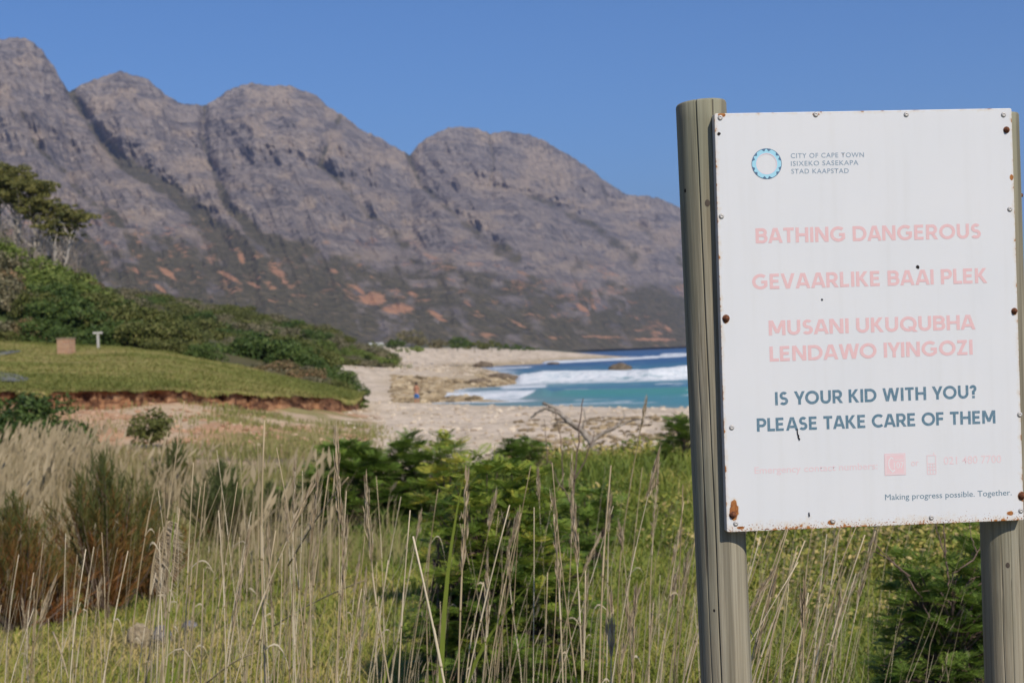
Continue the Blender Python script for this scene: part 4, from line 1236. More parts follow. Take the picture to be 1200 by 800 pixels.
def make_shrub(name, mat, w, h, leaf, nl, per=2.2, seed=0, tint0=.5, spiky=0.0):
    """rounded bush about w wide and h tall standing on its origin"""
    st = np.random.default_rng(seed); lobes = []
    for k in range(nl):
        a = st.uniform(0, 2 * math.pi); q = math.sqrt(st.uniform(0, 1)) * .78
        hz_ = (1 - q ** 2) ** .5
        zc = h * (st.uniform(.12, .92) ** .8) * hz_ * .82
        r = (.10 + .17 * st.random() ** 1.3) * min(w, h * 1.4) * (1.05 - .4 * zc / h)
        lobes.append(((q * math.cos(a) * w * .5, q * math.sin(a) * w * .5, zc), r, .8))
    mb = MB(); lobed_leaves(mb, lobes, per, leaf, tint0)
    if spiky:
        n = int(spiky); a = st.uniform(0, 2 * math.pi, n); q = np.sqrt(st.uniform(0, 1, n)) * .42 * w
        C = np.stack([q * np.cos(a), q * np.sin(a), h * (.72 + .3 * st.random(n)) * np.sqrt(np.clip(1 - (q / w * 2) ** 2, .1, 1))], -1)
        A = np.stack([st.normal(0, .1, n), st.normal(0, .1, n), st.uniform(.15, .35, n) * h * .5], -1); B = np.stack([np.full(n, leaf * .4), st.normal(0, leaf * .2, n), np.zeros(n)], -1)
        mb.leaves(C, A, B, np.clip(st.normal(.7, .2, n), 0, 1))
    mb.tube([(0, 0, -.6), (w * .02, 0, h * .25), (w * .05, w * .02, h * .55)], [.05 * h ** .5, .04 * h ** .5, .02], 6, 0.1)
    o = mb.build(name, mat)
    return o


def place(o, p, s=(1, 1, 1), rz=0):
    o.location = p; o.scale = s; o.rotation_euler = (0, 0, rz)
    return o


# ---- shrubs of the two hillsides (copies share their meshes)
proto = {}
for k, (mt_, w, h, lf, nl, per, t0) in {
    'bright': ('bush_bright', 4.2, 2.4, .16, 26, 1.7, .6), 'dark': ('bush_dark', 4.4, 3.0, .17, 28, 1.8, .5), 'olive': ('bush_olive', 4.4, 2.8, .17, 28, 1.8, .5),
    'grey': ('bush_grey', 4.2, 2.6, .16, 26, 1.7, .5), 'brown': ('bush_brown', 3.6, 2.0, .14, 24, 1.8, .5)}.items():
    for v in range(2):
        o = make_shrub('hillside_shrub', M[mt_], w, h, lf, nl, per, 400 + 7 * v + len(k), t0)
        COL.objects.unlink(o); proto[k, v] = o.data
HS_LABEL = {'bright': 'bright green rounded shrub among those covering the hillside', 'dark': 'dark green rounded shrub among those covering the hillside', 'olive': 'olive green rounded shrub among those covering the hillside', 'grey': 'grey green rounded shrub among those covering the hillside', 'brown': 'brownish rounded shrub among those covering the hillside'}
def hs(kind, p, w, h, label=None, group=None):
    me = proto[kind, random.randrange(2)]
    o = bpy.data.objects.new('hillside_shrub', me); COL.objects.link(o)
    bw, bh = {'bright': (4.2, 2.4), 'dark': (4.4, 3.0), 'olive': (4.4, 2.8), 'grey': (4.2, 2.6), 'brown': (3.6, 2.0)}[kind]
    place(o, p, (w / bw, w / bw * random.uniform(.85, 1.15), h / bh), random.uniform(0, 6.28))
    tag(o, label or HS_LABEL[kind], 'shrub', group or kind + (' shrub' if kind != 'brown' else 'ish shrub') + 's covering the hillside')
    return o
def hill_shrub(kind, fn, s, t, w, h, **k):
    p = fn(np.array([s]), np.array([t]))[0]; p[2] -= .25 * h * .4
    return hs(kind, p, w, h, **k)
# near hill, rows from the crest down (photo column, fraction up the hill)
for (s, t, kind, w, h) in [
    (-70, .98, 'bright', 6, 3.2), (-30, .97, 'bright', 6, 3.0), (5, .96, 'bright', 5.5, 2.8), (35, .95, 'bright', 5, 2.4), (60, .98, 'olive', 4.0, 2.2), (84, .97, 'olive', 4.2, 2.4), (110, .95, 'grey', 4.0, 2.4), (20, .99, 'brown', 3.5, 2.0), (70, 1.04, 'brown', 3.5, 2.6), (45, 1.03, 'dark', 3.0, 2.4), (95, 1.02, 'brown', 3.4, 2.2), (132, .98, 'grey', 3.6, 2.2),
    (-60, .78, 'bright', 6, 3.0), (-15, .76, 'bright', 5.6, 2.8), (25, .78, 'bright', 5.4, 2.6), (62, .80, 'bright', 5.2, 2.8), (92, .80, 'bright', 5.0, 2.6), (120, .80, 'bright', 3.6, 2.2), (145, .86, 'grey', 3.6, 2.0), (75, .9, 'dark', 3.6, 2.0),
    (-50, .55, 'grey', 6, 3.2), (-5, .55, 'grey', 6.0, 3.6), (14, .62, 'grey', 5.0, 3.2), (40, .58, 'bright', 5.4, 2.6), (72, .60, 'bright', 5.2, 2.6), (104, .62, 'bright', 5.0, 2.6), (130, .64, 'bright', 3.4, 2.2), (122, .45, 'olive', 5.0, 3.2), (96, .40, 'dark', 5.4, 3.4), (66, .42, 'dark', 5.2, 3.2),
    (-40, .28, 'grey', 6, 3.6), (2, .24, 'grey', 6.0, 3.8), (28, .26, 'grey', 5.2, 3.2), (12, .38, 'brown', 4.6, 3.0), (52, .24, 'olive', 4.6, 3.0), (80, .20, 'dark', 5.2, 3.2), (108, .22, 'dark', 5.0, 3.0), (134, .26, 'olive', 5.0, 3.0), (158, .34, 'olive', 5.0, 3.2), (182, .36, 'olive', 4.6, 3.0), (152, .12, 'dark', 4.6, 2.8), (176, .12, 'olive', 4.8, 2.6), (200, .16, 'olive', 4.6, 2.4), (146, .52, 'dark', 4.2, 2.6), (168, .58, 'olive', 4.0, 2.2),
    (-20, .06, 'grey', 4.5, 2.6), (14, .05, 'grey', 4.4, 2.6), (42, .06, 'brown', 3.6, 2.2), (20, .0, 'olive', 3.2, 1.6), (64, .06, 'dark', 4.2, 2.4), (96, .04, 'dark', 4.0, 2.2), (124, .05, 'dark', 4.2, 2.2), (206, .04, 'olive', 3.6, 1.4), (225, .08, 'olive', 3.4, 1.4), (244, .1, 'dark', 3.4, 1.6), (226, .3, 'olive', 3.8, 1.9), (206, .4, 'olive', 4.0, 2.3)]:
    hill_shrub(kind, near_hill, s + random.uniform(-4, 4), t, w, h)
# the dark mound and the browner one in front of it, at the right end of the terrace
for (px, py, d, kind, w, h) in [
    (282, 424, 112, 'dark', 4.6, 2.6), (300, 420, 113, 'dark', 5.0, 2.9), (320, 424, 112, 'dark', 4.6, 2.9), (342, 430, 110, 'dark', 4.2, 2.5), (362, 438, 108, 'dark', 3.8, 2.2), (380, 446, 105, 'dark', 3.6, 2.0), (396, 453, 101, 'dark', 3.2, 1.7), (411, 461, 98, 'dark', 2.8, 1.3), (330, 412, 118, 'olive', 4.2, 2.0), (352, 420, 116, 'olive', 4.0, 2.0), (270, 418, 116, 'olive', 3.6, 1.6), (256, 416, 118, 'dark', 3.2, 1.5), (378, 432, 112, 'olive', 3.4, 2.2), (402, 446, 104, 'bright', 2.6, 1.3),
    (296, 440, 98, 'grey', 3.0, 1.4), (314, 442, 97, 'brown', 3.2, 1.5), (335, 444, 96, 'grey', 3.2, 1.5), (356, 447, 95, 'brown', 3.2, 1.5), (376, 451, 93, 'grey', 2.8, 1.3), (392, 455, 92, 'olive', 2.4, 1.1), (325, 436, 100, 'brown', 3.0, 1.4), (347, 440, 99, 'grey', 3.0, 1.4), (366, 444, 98, 'brown', 2.8, 1.2)]:
    p = P(px, py, d); p[2] -= .35
    hs(kind, p, w, h, {'dark': 'dark green shrub in the mound at the right end of the grass terrace', 'olive': 'olive shrub in the mound at the right end of the grass terrace', 'bright': 'small bright green shrub at the foot of the dark mound by the sand', 'grey': 'grey green low shrub in front of the dark mound on the terrace', 'brown': 'brownish low shrub in front of the dark mound on the terrace'}[kind], kind + ' shrubs in the mound on the terrace')
# far hill: rows of scrub, brighter and lower towards the beach
cells = []
for r_i, t in enumerate(np.linspace(1.0, .06, 9)):
    for s in np.linspace(96 + 6 * (r_i % 2), 446, 21 - r_i // 2):
        cells.append((s + random.uniform(-7, 7), t + random.uniform(-.04, .04)))
for (s, t) in cells:
    if s < 150 and t < .5: continue
    if t < .45 and s > 330: kind = random.choice(('bright', 'bright', 'olive', 'grey')); h = random.uniform(1.4, 2.4)
    elif t > .8: kind = random.choice(('olive', 'olive', 'olive', 'dark', 'grey')); h = random.uniform(2.0, 3.4)
    else: kind = random.choice(('grey', 'grey', 'olive', 'olive', 'dark')); h = random.uniform(2.4, 4.2)
    hill_shrub(kind, far_hill, s, t, random.uniform(5.5, 8.5) * (1.1 - .3 * (s > 380)), h, group='%s scrub on the far hillside' % kind, label={'bright': 'low bright green shrub on the far hillside beside the beach', 'olive': 'olive green shrub in the scrub of the far hillside', 'grey': 'grey green shrub in the scrub of the far hillside', 'dark': 'dark green shrub in the scrub of the far hillside'}[kind])

# ---- gum trees on the ridge at the left
def make_gum(label, base, h, w, lean, nst, seed, crowns):
    st = np.random.default_rng(seed)
    root = thing('gum_tree', label, 'tree', base, 0)
    mb = MB(); tips = []
    for k in range(nst):
        a = st.uniform(0, 6.28); ln = lean + np.array([math.cos(a), math.sin(a) * .6]) * w * .22
        t = np.linspace(0, 1, 9)
        x = ln[0] * t ** 1.3 + .12 * np.sin(t * 7 + a) * t; y = ln[1] * t ** 1.3 + .1 * np.cos(t * 6 + a) * t; z = h * .80 * t
        mb.tube(np.stack([x + .15 * math.cos(a), y + .15 * math.sin(a), z - .4], -1), (.17 - .11 * t) * (h / 8) ** .5, 6)
        for q in range(7):
            i = st.integers(4, 9); p0 = np.array([x[i - 1], y[i - 1], z[i - 1] - .3]); b = st.uniform(0, 6.28); L = st.uniform(.8, 1.7) * w / 4
            e = p0 + np.array([math.cos(b) * L, math.sin(b) * L, st.uniform(.7, 1.8)])
            mb.tube([p0, (p0 + e) / 2 + np.array([0, 0, -.12]), e], [.06, .04, .02], 4); tips.append(e)
    mb.build('trunk', M['pale_bark'], root)
    mb = MB(); lobes = []
    for (cx_, cz_, r) in crowns:
        r *= 1.28
        for q in range(30):
            lobes.append(((cx_ * w + st.normal(0, r * .62), st.normal(0, r * .6), h * cz_ + st.normal(0, r * .2)), r * st.uniform(.2, .42), .6))
    lobed_leaves(mb, lobes, 2.6, .15, .55, .25)
    mb.build('crown', M['gum_leaf'], root)
    return root
for (lab, px, py, d, h, w, ln, ns, cr) in [
    ('tall pale trunked gum tree at the left edge with a dense flat crown', 3, 292, 139, 7.6, 4.6, (-.3, 0), 4, [(-.25, .92, 1.5), (.2, .96, 1.3), (.05, .80, 1.3), (.35, .82, 1.1), (-.1, .68, 1.0)]),
    ('gum tree with pale bare trunks and a layered umbrella crown, second from the left edge', 22, 300, 138, 7.2, 4.4, (.5, 0), 4, [(0, .93, 1.4), (.35, .86, 1.2), (-.3, .78, 1.2), (.1, .74, 1.1)]),
    ('gum tree with thin forked stems and clumped crown in the middle of the grove', 44, 308, 137, 6.2, 4.2, (.8, 0), 4, [(.1, .92, 1.1), (.4, .82, 1.0), (.25, .68, .9), (-.1, .8, 1.0)]),
    ('short leaning gum tree with a white trunk at the right end of the grove', 60, 318, 136, 5.0, 3.6, (.7, 0), 2, [(.1, .86, .9), (.35, .72, .8)]),
    ('thin pale gum tree standing apart with one round tuft of leaves', 74, 318, 136, 5.2, 3.2, (1.0, 0), 2, [(.42, .98, 1.05), (.3, .84, .6)])]:
    p = P(px, py, d); p[2] -= .3
    make_gum(lab, p, h, w, np.array(ln), ns, int(px) + 17, cr)
# bare grey understory stems in the grove
mb = MB()
for k in range(240):
    px = rng.uniform(-20, 92); p = P(px, 296 + px * .36 + rng.uniform(-2, 6), rng.uniform(135, 139)); L = rng.uniform(1.6, 4.0)
    mb.tube([p, p + np.array([rng.normal(.1, .3), rng.normal(0, .2), L * .55]), p + np.array([rng.normal(.35, .5), rng.normal(0, .3), L])], [.035, .022, .01], 4)
tag(mb.build('bare_undergrowth', M['twig_grey']), 'tangle of bare grey stems under the gum tree crowns', 'undergrowth', kind='stuff')

# ---- trees and bushes behind the sand at the far end of the beach
for (lab, px, py, d, w, h, mt_, sd_) in [
    ('dark grey green coastal tree rising behind the far sand bank', 482, 406, 405, 9.5, 6.2, 'bush_grey', 51), ('dark bush at the left foot of the coastal tree on the sand bank', 464, 409, 395, 6.5, 3.8, 'bush_dark', 52), ('low green bush spilling onto the sand below the coastal tree', 480, 411.5, 385, 9.0, 2.2, 'bush_bright', 53),
    ('round dark bush on the sand bank right of the coastal tree', 536, 407.5, 430, 9.5, 4.6, 'bush_dark', 54), ('dull green bush beside the round dark bush on the sand bank', 556, 408, 440, 8.5, 3.8, 'bush_olive', 55), ('low olive bush in the middle of the row on the sand bank', 576, 408.5, 450, 8.5, 3.2, 'bush_olive', 56), ('flat dark bush near the right end of the row on the sand bank', 598, 409, 465, 9.5, 2.6, 'bush_dark', 57), ('last low bush at the right tip of the row on the sand bank', 620, 410, 480, 8.5, 1.8, 'bush_dark', 58), ('thin grey bush between the coastal tree and the round dark bush', 512, 407, 420, 5.5, 3.4, 'bush_grey', 59), ('green bush at the right end of the far hillside beside the white house', 430, 412, 330, 7, 3.0, 'bush_olive', 60)]:
    o = make_shrub('coastal_tree' if 'tree rising' in lab else 'coastal_bush', M[mt_], w, h, .34, 24, 1.8, sd_)
    p = P(px, py, d); place(o, (p[0], p[1], max(gz(p[0], p[1]) - .2, p[2] - .4)))
    tag(o, lab, 'tree' if 'tree rising' in lab else 'bush')
# small tufts on the sand
for (lab, px, py, d, w, h) in [('small yellow green tuft of dune plants on the pale sand', 476, 423, 250, 3.4, .8), ('tiny green tuft on the sand below the dark mound', 422, 474, 90, 1.6, .7)]:
    o = make_shrub('dune_plant', M['bush_bright'], w, h, .12, 14, 1.6, 77); p = P(px, py, d); place(o, (p[0], p[1], gz(p[0], p[1]))); tag(o, lab, 'plant')
# house with a pale roof far behind the scrub
p = P(440.5, 411, 410); p[2] = max(p[2], gz(p[0], p[1])) - .75
h_ = thing('beach_house', 'small white house with a pale pitched roof half hidden behind the scrub', 'house', p, .25)
mb = MB(); mb.box((0, 0, .9), (1.7, 1.5, 1.1)); w_ = mb.build('wall', M['white_wall'], h_)
mb = MB(); mb.add([[-1.95, -1.75, 1.98], [1.95, -1.75, 1.98], [1.95, 1.75, 1.98], [-1.95, 1.75, 1.98], [-1.95, 0, 2.9], [1.95, 0, 2.9]], [[0, 1, 5, 4], [2, 3, 4, 5], [0, 3, 2, 1]], [[0, 4, 3], [1, 2, 5]]); mb.build('roof', M['grey_roof'], h_)
for x_ in (-.95, .95):
    mb = MB(); mb.box((x_, -1.53, 1.2), (.4, .03, .4)); mb.build('window', M['glass'], h_)
mb = MB(); mb.box((0, -1.53, .8), (.35, .03, .85)); mb.build('door', M['grey_timber'], h_)

# ---- brick bin and timber T-post on the terrace
def terr_at(px, t): return terrace_pt(np.array([float(px)]), np.array([float(t)]))[0]
def terr_find(px, py):
    best = None
    for t in np.linspace(0, 1.1, 400):
        q = terr_at(px, t); v = q - CAM; f_ = v.dot(_f); yy = 400 - v.dot(_u) / f_ * F_PX
        if best is None or abs(yy - py) < best[0]: best = (abs(yy - py), q)
    return best[1]
q = terr_find(78, 414.5); q_d = q[1]; s_ = q_d / F_PX
bin_ = thing('brick_bin', 'small square orange brick enclosure standing on the grass terrace', 'bin', q, -.22)
mb = MB(); w2 = 7.6 * s_; hh = 17.5 * s_; th = .11
for (c, hf) in (((0, -w2 + th, hh / 2 - .1), (w2, th, hh / 2 + .1)), ((0, w2 - th, hh / 2 - .1), (w2, th, hh / 2 + .1)), ((-w2 + th, 0, hh / 2 - .1), (th, w2 - 2 * th - .002, hh / 2 + .1)), ((w2 - th, 0, hh / 2 - .1), (th, w2 - 2 * th - .002, hh / 2 + .1))): mb.box(c, hf)
mb.build('brick_wall', M['brick'], bin_)
mb = MB(); mb.box((0, 0, hh + .035), (w2 + .03, w2 + .03, .035)); mb.build('coping', M['tan_rock'], bin_)
q = terr_find(115.5, 408.5); s_ = q[1] / F_PX
tp_ = thing('timber_post', 'grey timber post with a short crossboard on top, right of the brick bin', 'post', q, .1)
mb = MB(); mb.box((0, 0, 8.5 * s_), (1.35 * s_, 1.2 * s_, 9.5 * s_)); mb.build('upright', M['grey_timber'], tp_)
mb = MB(); mb.box((0, -.02, 18.6 * s_), (5.4 * s_, 1.6 * s_, 1.1 * s_)); mb.build('crossboard', M['grey_timber'], tp_)

# ================================================================== NEAR VEGETATION
def img(p):
    """photo pixel of world points (used only to look up where ground lies)"""
    v = np.atleast_2d(p) - CAM; f_ = v @ _f
    return 600 + v @ _r / f_ * F_PX, 400 - v @ _u / f_ * F_PX


def ground_at(px, d):
    """ground points at photo column px (of the horizon) and forward distance d"""
    px = np.atleast_1d(np.asarray(px, float)); d = np.atleast_1d(np.asarray(d, float))
    x = (px - 600) / F_PX * d; z = ground_z(x, d)
    for _ in range(2):          # follow the camera's roll so that a column really is that column
        h = (z - CAMZ) / d
        x = ((px - 600) / F_PX - math.sin(ROLL) * -h * 1.0) * d if False else (px - 600) / F_PX * d + math.sin(ROLL) * (z - CAMZ)
        z = ground_z(x, d)
    return np.stack([x, d, z], -1)


# ---- matted green grass: one sheet of blades nobody could count
def blades(mb, base, h, w, lean, tint, segs=2):
    n = len(base)
    a = rng.uniform(0, 2 * math.pi, n); L = lean * rng.uniform(.2, 1.3, n) * h
    dx = np.cos(a) * L + .10 * h; dy = np.sin(a) * L
    wv = np.stack([np.cos(a + 1.57), np.sin(a + 1.57), np.zeros(n)], -1) * w[:, None]
    wv = np.where(rng.random(n)[:, None] < .6, np.stack([w, np.zeros(n), np.zeros(n)], -1), wv)
    m1 = base + np.stack([dx * .35, dy * .35, h * .58], -1); tp_ = base + np.stack([dx, dy, h * rng.uniform(.75, 1, n)], -1)
    V = np.stack([base - wv, base + wv, m1 + wv * .8, m1 - wv * .8, tp_], 1).reshape(-1, 3)
    i = np.arange(n) * 5
    mb.add(V, np.stack([i, i + 1, i + 2, i + 3], -1), None, tint)
    mb.add(np.zeros((0, 3)), None, None)
    s_n = mb.n
    mb.T.append(np.stack([i + 3, i + 2, i + 4], -1) + s_n - n * 5); mb.tt.append(np.broadcast_to(tint, (n,)))

mb = MB()
N = 120000
px = rng.uniform(-140, 1340, N); d = 5.2 * (31 / 5.2) ** (rng.random(N) ** .85)
leftdry = sstep(470, 330, px) if False else 1 - sstep(330, 480, px)
keep = rng.random(N) < 1 - .9 * leftdry * sstep(15, 22, d)
px, d = px[keep], d[keep]
b = ground_at(px, d); N = len(px)
cl = fbm(b[:, 0] / 1.1, b[:, 1] / 1.1, 501, 4); c2 = fbm(b[:, 0] / 3.5, b[:, 1] / 3.5, 503, 3)
h = (.05 + .20 * cl ** 1.5) * rng.uniform(.5, 1.2, N) * (1 + .4 * (d > 14)) * (1 + .5 * sstep(500, 650, px))
w = .0022 * (d / 6) ** .9 * rng.uniform(.7, 1.6, N)
tint = np.clip(.30 + .95 * (c2 - .42) + .5 * (fbm(b[:, 0] / .5, b[:, 1] / .5, 505, 3) - .5) + rng.normal(0, .2, N) + .14 * (px < 450), 0, 1)
b[:, 2] -= .02
blades(mb, b, h, w, .95, tint)
tag(mb.build('green_grass', M['grass']), 'matted green and yellowing grass covering the ground in front of the beach', 'grass', kind='stuff')

# sparse dry tufts on the sandy slope and the low ground at the left
mb = MB()
N = 52000
px = rng.uniform(-140, 470, N); d = rng.uniform(15, 64, N)
dens = .12 + .9 * sstep(.42, .58, fbm((px - 600) / F_PX * d / 2.2, d / 2.2, 511, 4)); dens *= np.where(d > 46, .25 + .75 * sstep(190, 290, px), 1) * (1 - sstep(400, 470, px) * (d > 30))
kp = rng.random(N) < dens
px, d = px[kp], d[kp]; b = ground_at(px, d); N = len(px)
h = rng.uniform(.12, .42, N) * np.where(d < 45, 1.25, .8); w = .0024 * d / 8 * rng.uniform(.7, 1.5, N)
green = sstep(.45, .6, fbm(b[:, 0] / 4, b[:, 1] / 4, 513, 3))
blades(mb, b, h, w, .5, np.clip(rng.normal(.45, .22, N) + .25 * (px > 200), 0, 1))
tag(mb.build('dry_grass', M['slope_grass']), 'dry straw coloured grass scattered over the sandy slope and low ground', 'grass', kind='stuff')

# dense dead reed bed at the left
mb = MB()
N = 2500
px = np.concatenate([rng.normal(52, 40, N), rng.normal(215, 26, 420), rng.normal(15, 30, 500), rng.normal(325, 40, 200)]); d = np.concatenate([rng.uniform(25, 33, N), rng.uniform(24, 30, 420), rng.uniform(17, 22, 500), rng.uniform(13, 20, 200)])
N = len(px); b = ground_at(px, d)
h = np.where(px < 140, 1.4, 1.15) * rng.uniform(.4, 1.1, N)
blades(mb, b, h, .0042 * d / 12 * rng.uniform(.6, 1.5, N), .14, np.clip(rng.normal(.5, .28, N), 0, 1))
# fluffy heads over the bed
k = rng.choice(N, 1100); C = b[k] + np.stack([rng.normal(.08, .06, 1100), rng.normal(0, .06, 1100), h[k] * .97], -1)
A = np.stack([rng.normal(.04, .03, 1100), rng.normal(0, .02, 1100), rng.uniform(.07, .14, 1100)], -1); B = np.stack([rng.uniform(.015, .03, 1100), np.zeros(1100), np.zeros(1100)], -1)
mb.leaves(C, A, B, np.clip(rng.normal(.75, .15, 1100), 0, 1))
tag(mb.build('dead_reed_bed', M['reedbed']), 'dense pale dead reeds standing together at the left below the sandy slope', 'reeds', kind='stuff')

# ---- feathery-leaved bushes (bipinnate fronds in rosettes at the branch tips)
def frond_template():
    C = []; A = []; B = []
    for k in range(9):
        x = .14 + .095 * k; ln = .30 * math.sin(math.pi * (.18 + .8 * k / 9)) + .06; z = -.22 * x * x
        for s_ in (-1, 1):
            C.append((x + .3 * ln * .5, s_ * ln * .5, z - .05 * ln)); A.append((.3 * ln * .5, s_ * ln * .5, -.06 * ln)); B.append((.030, -s_ * .01, .0))
    C.append((1.03, 0, -.25)); A.append((.07, 0, -.03)); B.append((0, .03, 0))
    C.append((.5, 0, -.05)); A.append((.5, 0, -.09)); B.append((0, .008, 0))
    return np.array(C), np.array(A), np.array(B)
FT = frond_template()
def fronds(mb, pos, axis, L, tint):
    """pos (N,3), axis (N,3) frond direction, L (N,)"""
    n = len(pos); ax_ = unit(axis); upv = unit(np.array([0, 0, 1.0]) - ax_ * ax_[:, 2:3] + rng.normal(0, .25, (n, 3))); sd_ = unit(np.cross(upv, ax_)); upv = np.cross(ax_, sd_)
    def tr(q): return (q[None, :, 0:1] * ax_[:, None] + q[None, :, 1:2] * sd_[:, None] + q[None, :, 2:3] * upv[:, None]) * L[:, None, None]
    C = (pos[:, None] + tr(FT[0])).reshape(-1, 3); A = tr(FT[1]).reshape(-1, 3); B = tr(FT[2]).reshape(-1, 3)
    mb.leaves(C, A, B, np.clip(np.repeat(tint, len(FT[0])) + rng.normal(0, .07, n * len(FT[0])), 0, 1))


def feathery_bush(label, px, py, d, w, h, dpt, ntip, fl, t0=.45, layers=True, hole=.25, sparse_top=.0):
    base = ground_at(px, d)[0]
    root = thing('feathery_bush', label, 'bush', base)
    # branch tips fill a dome; layered tiers like an acacia
    T = []
    while len(T) < ntip:
        q = rng.uniform(-1, 1, 3); q[2] = rng.uniform(0, 1)
        r_ = math.sqrt(q[0] ** 2 + q[1] ** 2 + (q[2] * .95) ** 2)
        if r_ > 1 or r_ < .5 and rng.random() < .8: continue
        if q[1] > .45: continue
        p = np.array([q[0] * w / 2, q[1] * dpt / 2, q[2] * h])
        if fbm(np.array([p[0] * 3.1 + 5]), np.array([p[2] * 3.1 + p[1] * 2]), int(px), 3)[0] < hole + .18: continue
        if layers: p[2] = .5 * p[2] + .5 * h * (round(p[2] / h * 7 + .4 * rng.normal()) / 7) * .97 + rng.normal(0, .02)
        T.append(p)
    T = np.array(T)
    mb = MB()
    nst = 7
    stems = [np.array([rng.normal(0, .16) * w, rng.normal(0, .14) * dpt, h * rng.uniform(.45, .7)]) for _ in range(nst)]
    for e in stems: mb.tube([(e[0] * .15, e[1] * .15, -.1), e * np.array([.55, .55, .55]) + rng.normal(0, .02, 3), e], [.016, .012, .007], 5)
    for p in T[::2]:
        e = stems[int(np.argmin([np.linalg.norm(p - q) for q in stems]))] * rng.uniform(.5, 1)
        mb.tube([e, (e + p) / 2 + np.array([0, 0, .04]), p], [.006, .004, .002], 3, cap=False)
    mb.build('branches', M['twig'], root)
    mb = MB(); k = 6
    pos = np.repeat(T, k, 0); n = len(pos)
    a = rng.uniform(0, 2 * math.pi, n); out = np.repeat(unit(T * np.array([1, 1, .3]) + 1e-6), k, 0)
    axs = np.stack([np.cos(a), np.sin(a), rng.uniform(-.12, .55, n)], -1) + .55 * out
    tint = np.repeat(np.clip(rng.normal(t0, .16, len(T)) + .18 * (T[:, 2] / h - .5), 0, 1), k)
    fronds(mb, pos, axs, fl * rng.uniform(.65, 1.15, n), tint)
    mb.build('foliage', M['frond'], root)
    return root
feathery_bush('wide dark feathery leaved bush in front of the pale sand, left of centre', 405, 610, 20, 1.75, 1.28, 1.3, 420, .21, .34)
feathery_bush('dark feathery bush joining the wide dark bush on its right, below the sand', 500, 600, 20.5, 1.5, 1.12, 1.2, 330, .20, .42)
feathery_bush('large bright green feathery bush in the middle of the dry reeds', 592, 745, 7.6, .98, 1.16, .9, 1050, .092, .58, hole=.2)
feathery_bush('small yellow green feathery shoot rising beside the large middle bush', 532, 735, 11.5, .6, 1.36, .6, 80, .14, .85)
feathery_bush('dark feathery bush behind the right sign post with bare brown twigs', 1116, 830, 6.2, .62, .98, .6, 560, .08, .36)
feathery_bush('dark green bush behind the lower edge of the sign board near the left post', 925, 700, 14.5, 1.2, .95, .9, 170, .16, .25)
feathery_bush('small dark leafy bush at the edge of the sand beside the left post', 797, 560, 23, .75, .62, .7, 80, .18, .3)
feathery_bush('low dark bush between the middle bush and the green hump', 615, 585, 22, 1.15, .62, .9, 120, .17, .28)
feathery_bush('dark leafy clump low among the reeds left of the sign post', 690, 720, 11.5, .7, .8, .7, 130, .13, .4)

# ---- upright brownish green shrubs with brush-like shoots
def upright_shrub(label, px, d, w, h, nshoot, t0=0.0, seed=0):
    base = ground_at(px, d)[0]
    root = thing('upright_shrub', label, 'shrub', base)
    mb = MB(); ms = MB()
    for k in range(nshoot):
        a = rng.uniform(0, 6.28); q = abs(rng.normal(0, .45)); hh = h * rng.uniform(.5, 1.0) * (1 - .35 * min(q, 1.4))
        e = np.array([math.cos(a) * q * w * .5, math.sin(a) * q * w * .4, hh]); m_ = e * np.array([.62, .62, .5])
        if k % 3 == 0: ms.tube([(e[0] * .1, e[1] * .1, -.05), m_, e * .97], [.007, .005, .002], 4, cap=False)
        n = int(34 + 30 * rng.random()); t = rng.uniform(.12, 1, n)[:, None]
        C = (1 - t) ** 2 * 0 + 2 * t * (1 - t) * m_ + t * t * e
        dr = unit(2 * (1 - t) * m_ + 2 * t * (e - m_)); sp_ = rng.normal(0, 1, (n, 3)) * np.array([1, 1, .3])
        A = unit(dr + .42 * sp_) * rng.uniform(.035, .085, n)[:, None] * (h / 1.3)
        B = unit(np.cross(A, np.array([0.2, 1, 0.1]))) * (.0028 * (d / 11) * rng.uniform(.7, 1.4, n))[:, None]
        ti = np.clip(t0 + .15 + .75 * C[:, 2] / h + rng.normal(0, .14, n) + rng.normal(0, .12), 0, 1)
        mb.leaves(C + A * .6, A, B, ti)
    ms.build('stems', M['twig'], root); mb.build('foliage', M['upright'], root)
    return root
upright_shrub('tall feathery upright shrub, brown below and olive above, left of the drooping plume', 126, 13.2, 1.25, 1.5, 280)
upright_shrub('second upright shrub touching the tall one on its right, with brown lower shoots', 176, 14.2, .9, 1.15, 160)
upright_shrub('shorter rusty brown upright shrub at the left edge', 22, 12.0, 1.05, 1.14, 240, -.1)
upright_shrub('small reddish upright shrub at the foot of the rusty one', 66, 12.4, .65, .68, 110, -.15)
upright_shrub('dark green upright shrub behind the reeds, right of the tall brown one', 262, 19.5, 1.5, 1.2, 260, .4)
upright_shrub('dark green bushy shrub right of the upright one and left of the wide dark bush', 318, 20.5, 1.1, .9, 160, .4)
upright_shrub('grey brown thin shrub with sparse shoots below the sandy slope', 208, 27, 1.2, 1.35, 110, .2)
o = make_shrub('slope_bush', M['bush_dark'], 4.4, 2.5, .085, 44, 2.4, 611, .35, 0); p = ground_at(14, 40)[0]; place(o, p); tag(o, 'dark green round bush at the left edge below the sandy slope', 'bush')
o = make_shrub('slope_bush', M['bush_olive'], 2.0, 1.3, .075, 24, 2.4, 612, .45, 0); p = ground_at(62, 39)[0]; place(o, p); tag(o, 'smaller olive bush joined to the right of the dark round bush', 'bush')
o = make_shrub('slope_bush', M['bush_olive'], 1.5, 1.55, .07, 26, 2.4, 613, .5, 0); p = ground_at(176, 47)[0]; place(o, p); tag(o, 'small olive bush standing alone on the orange sandy slope', 'bush')

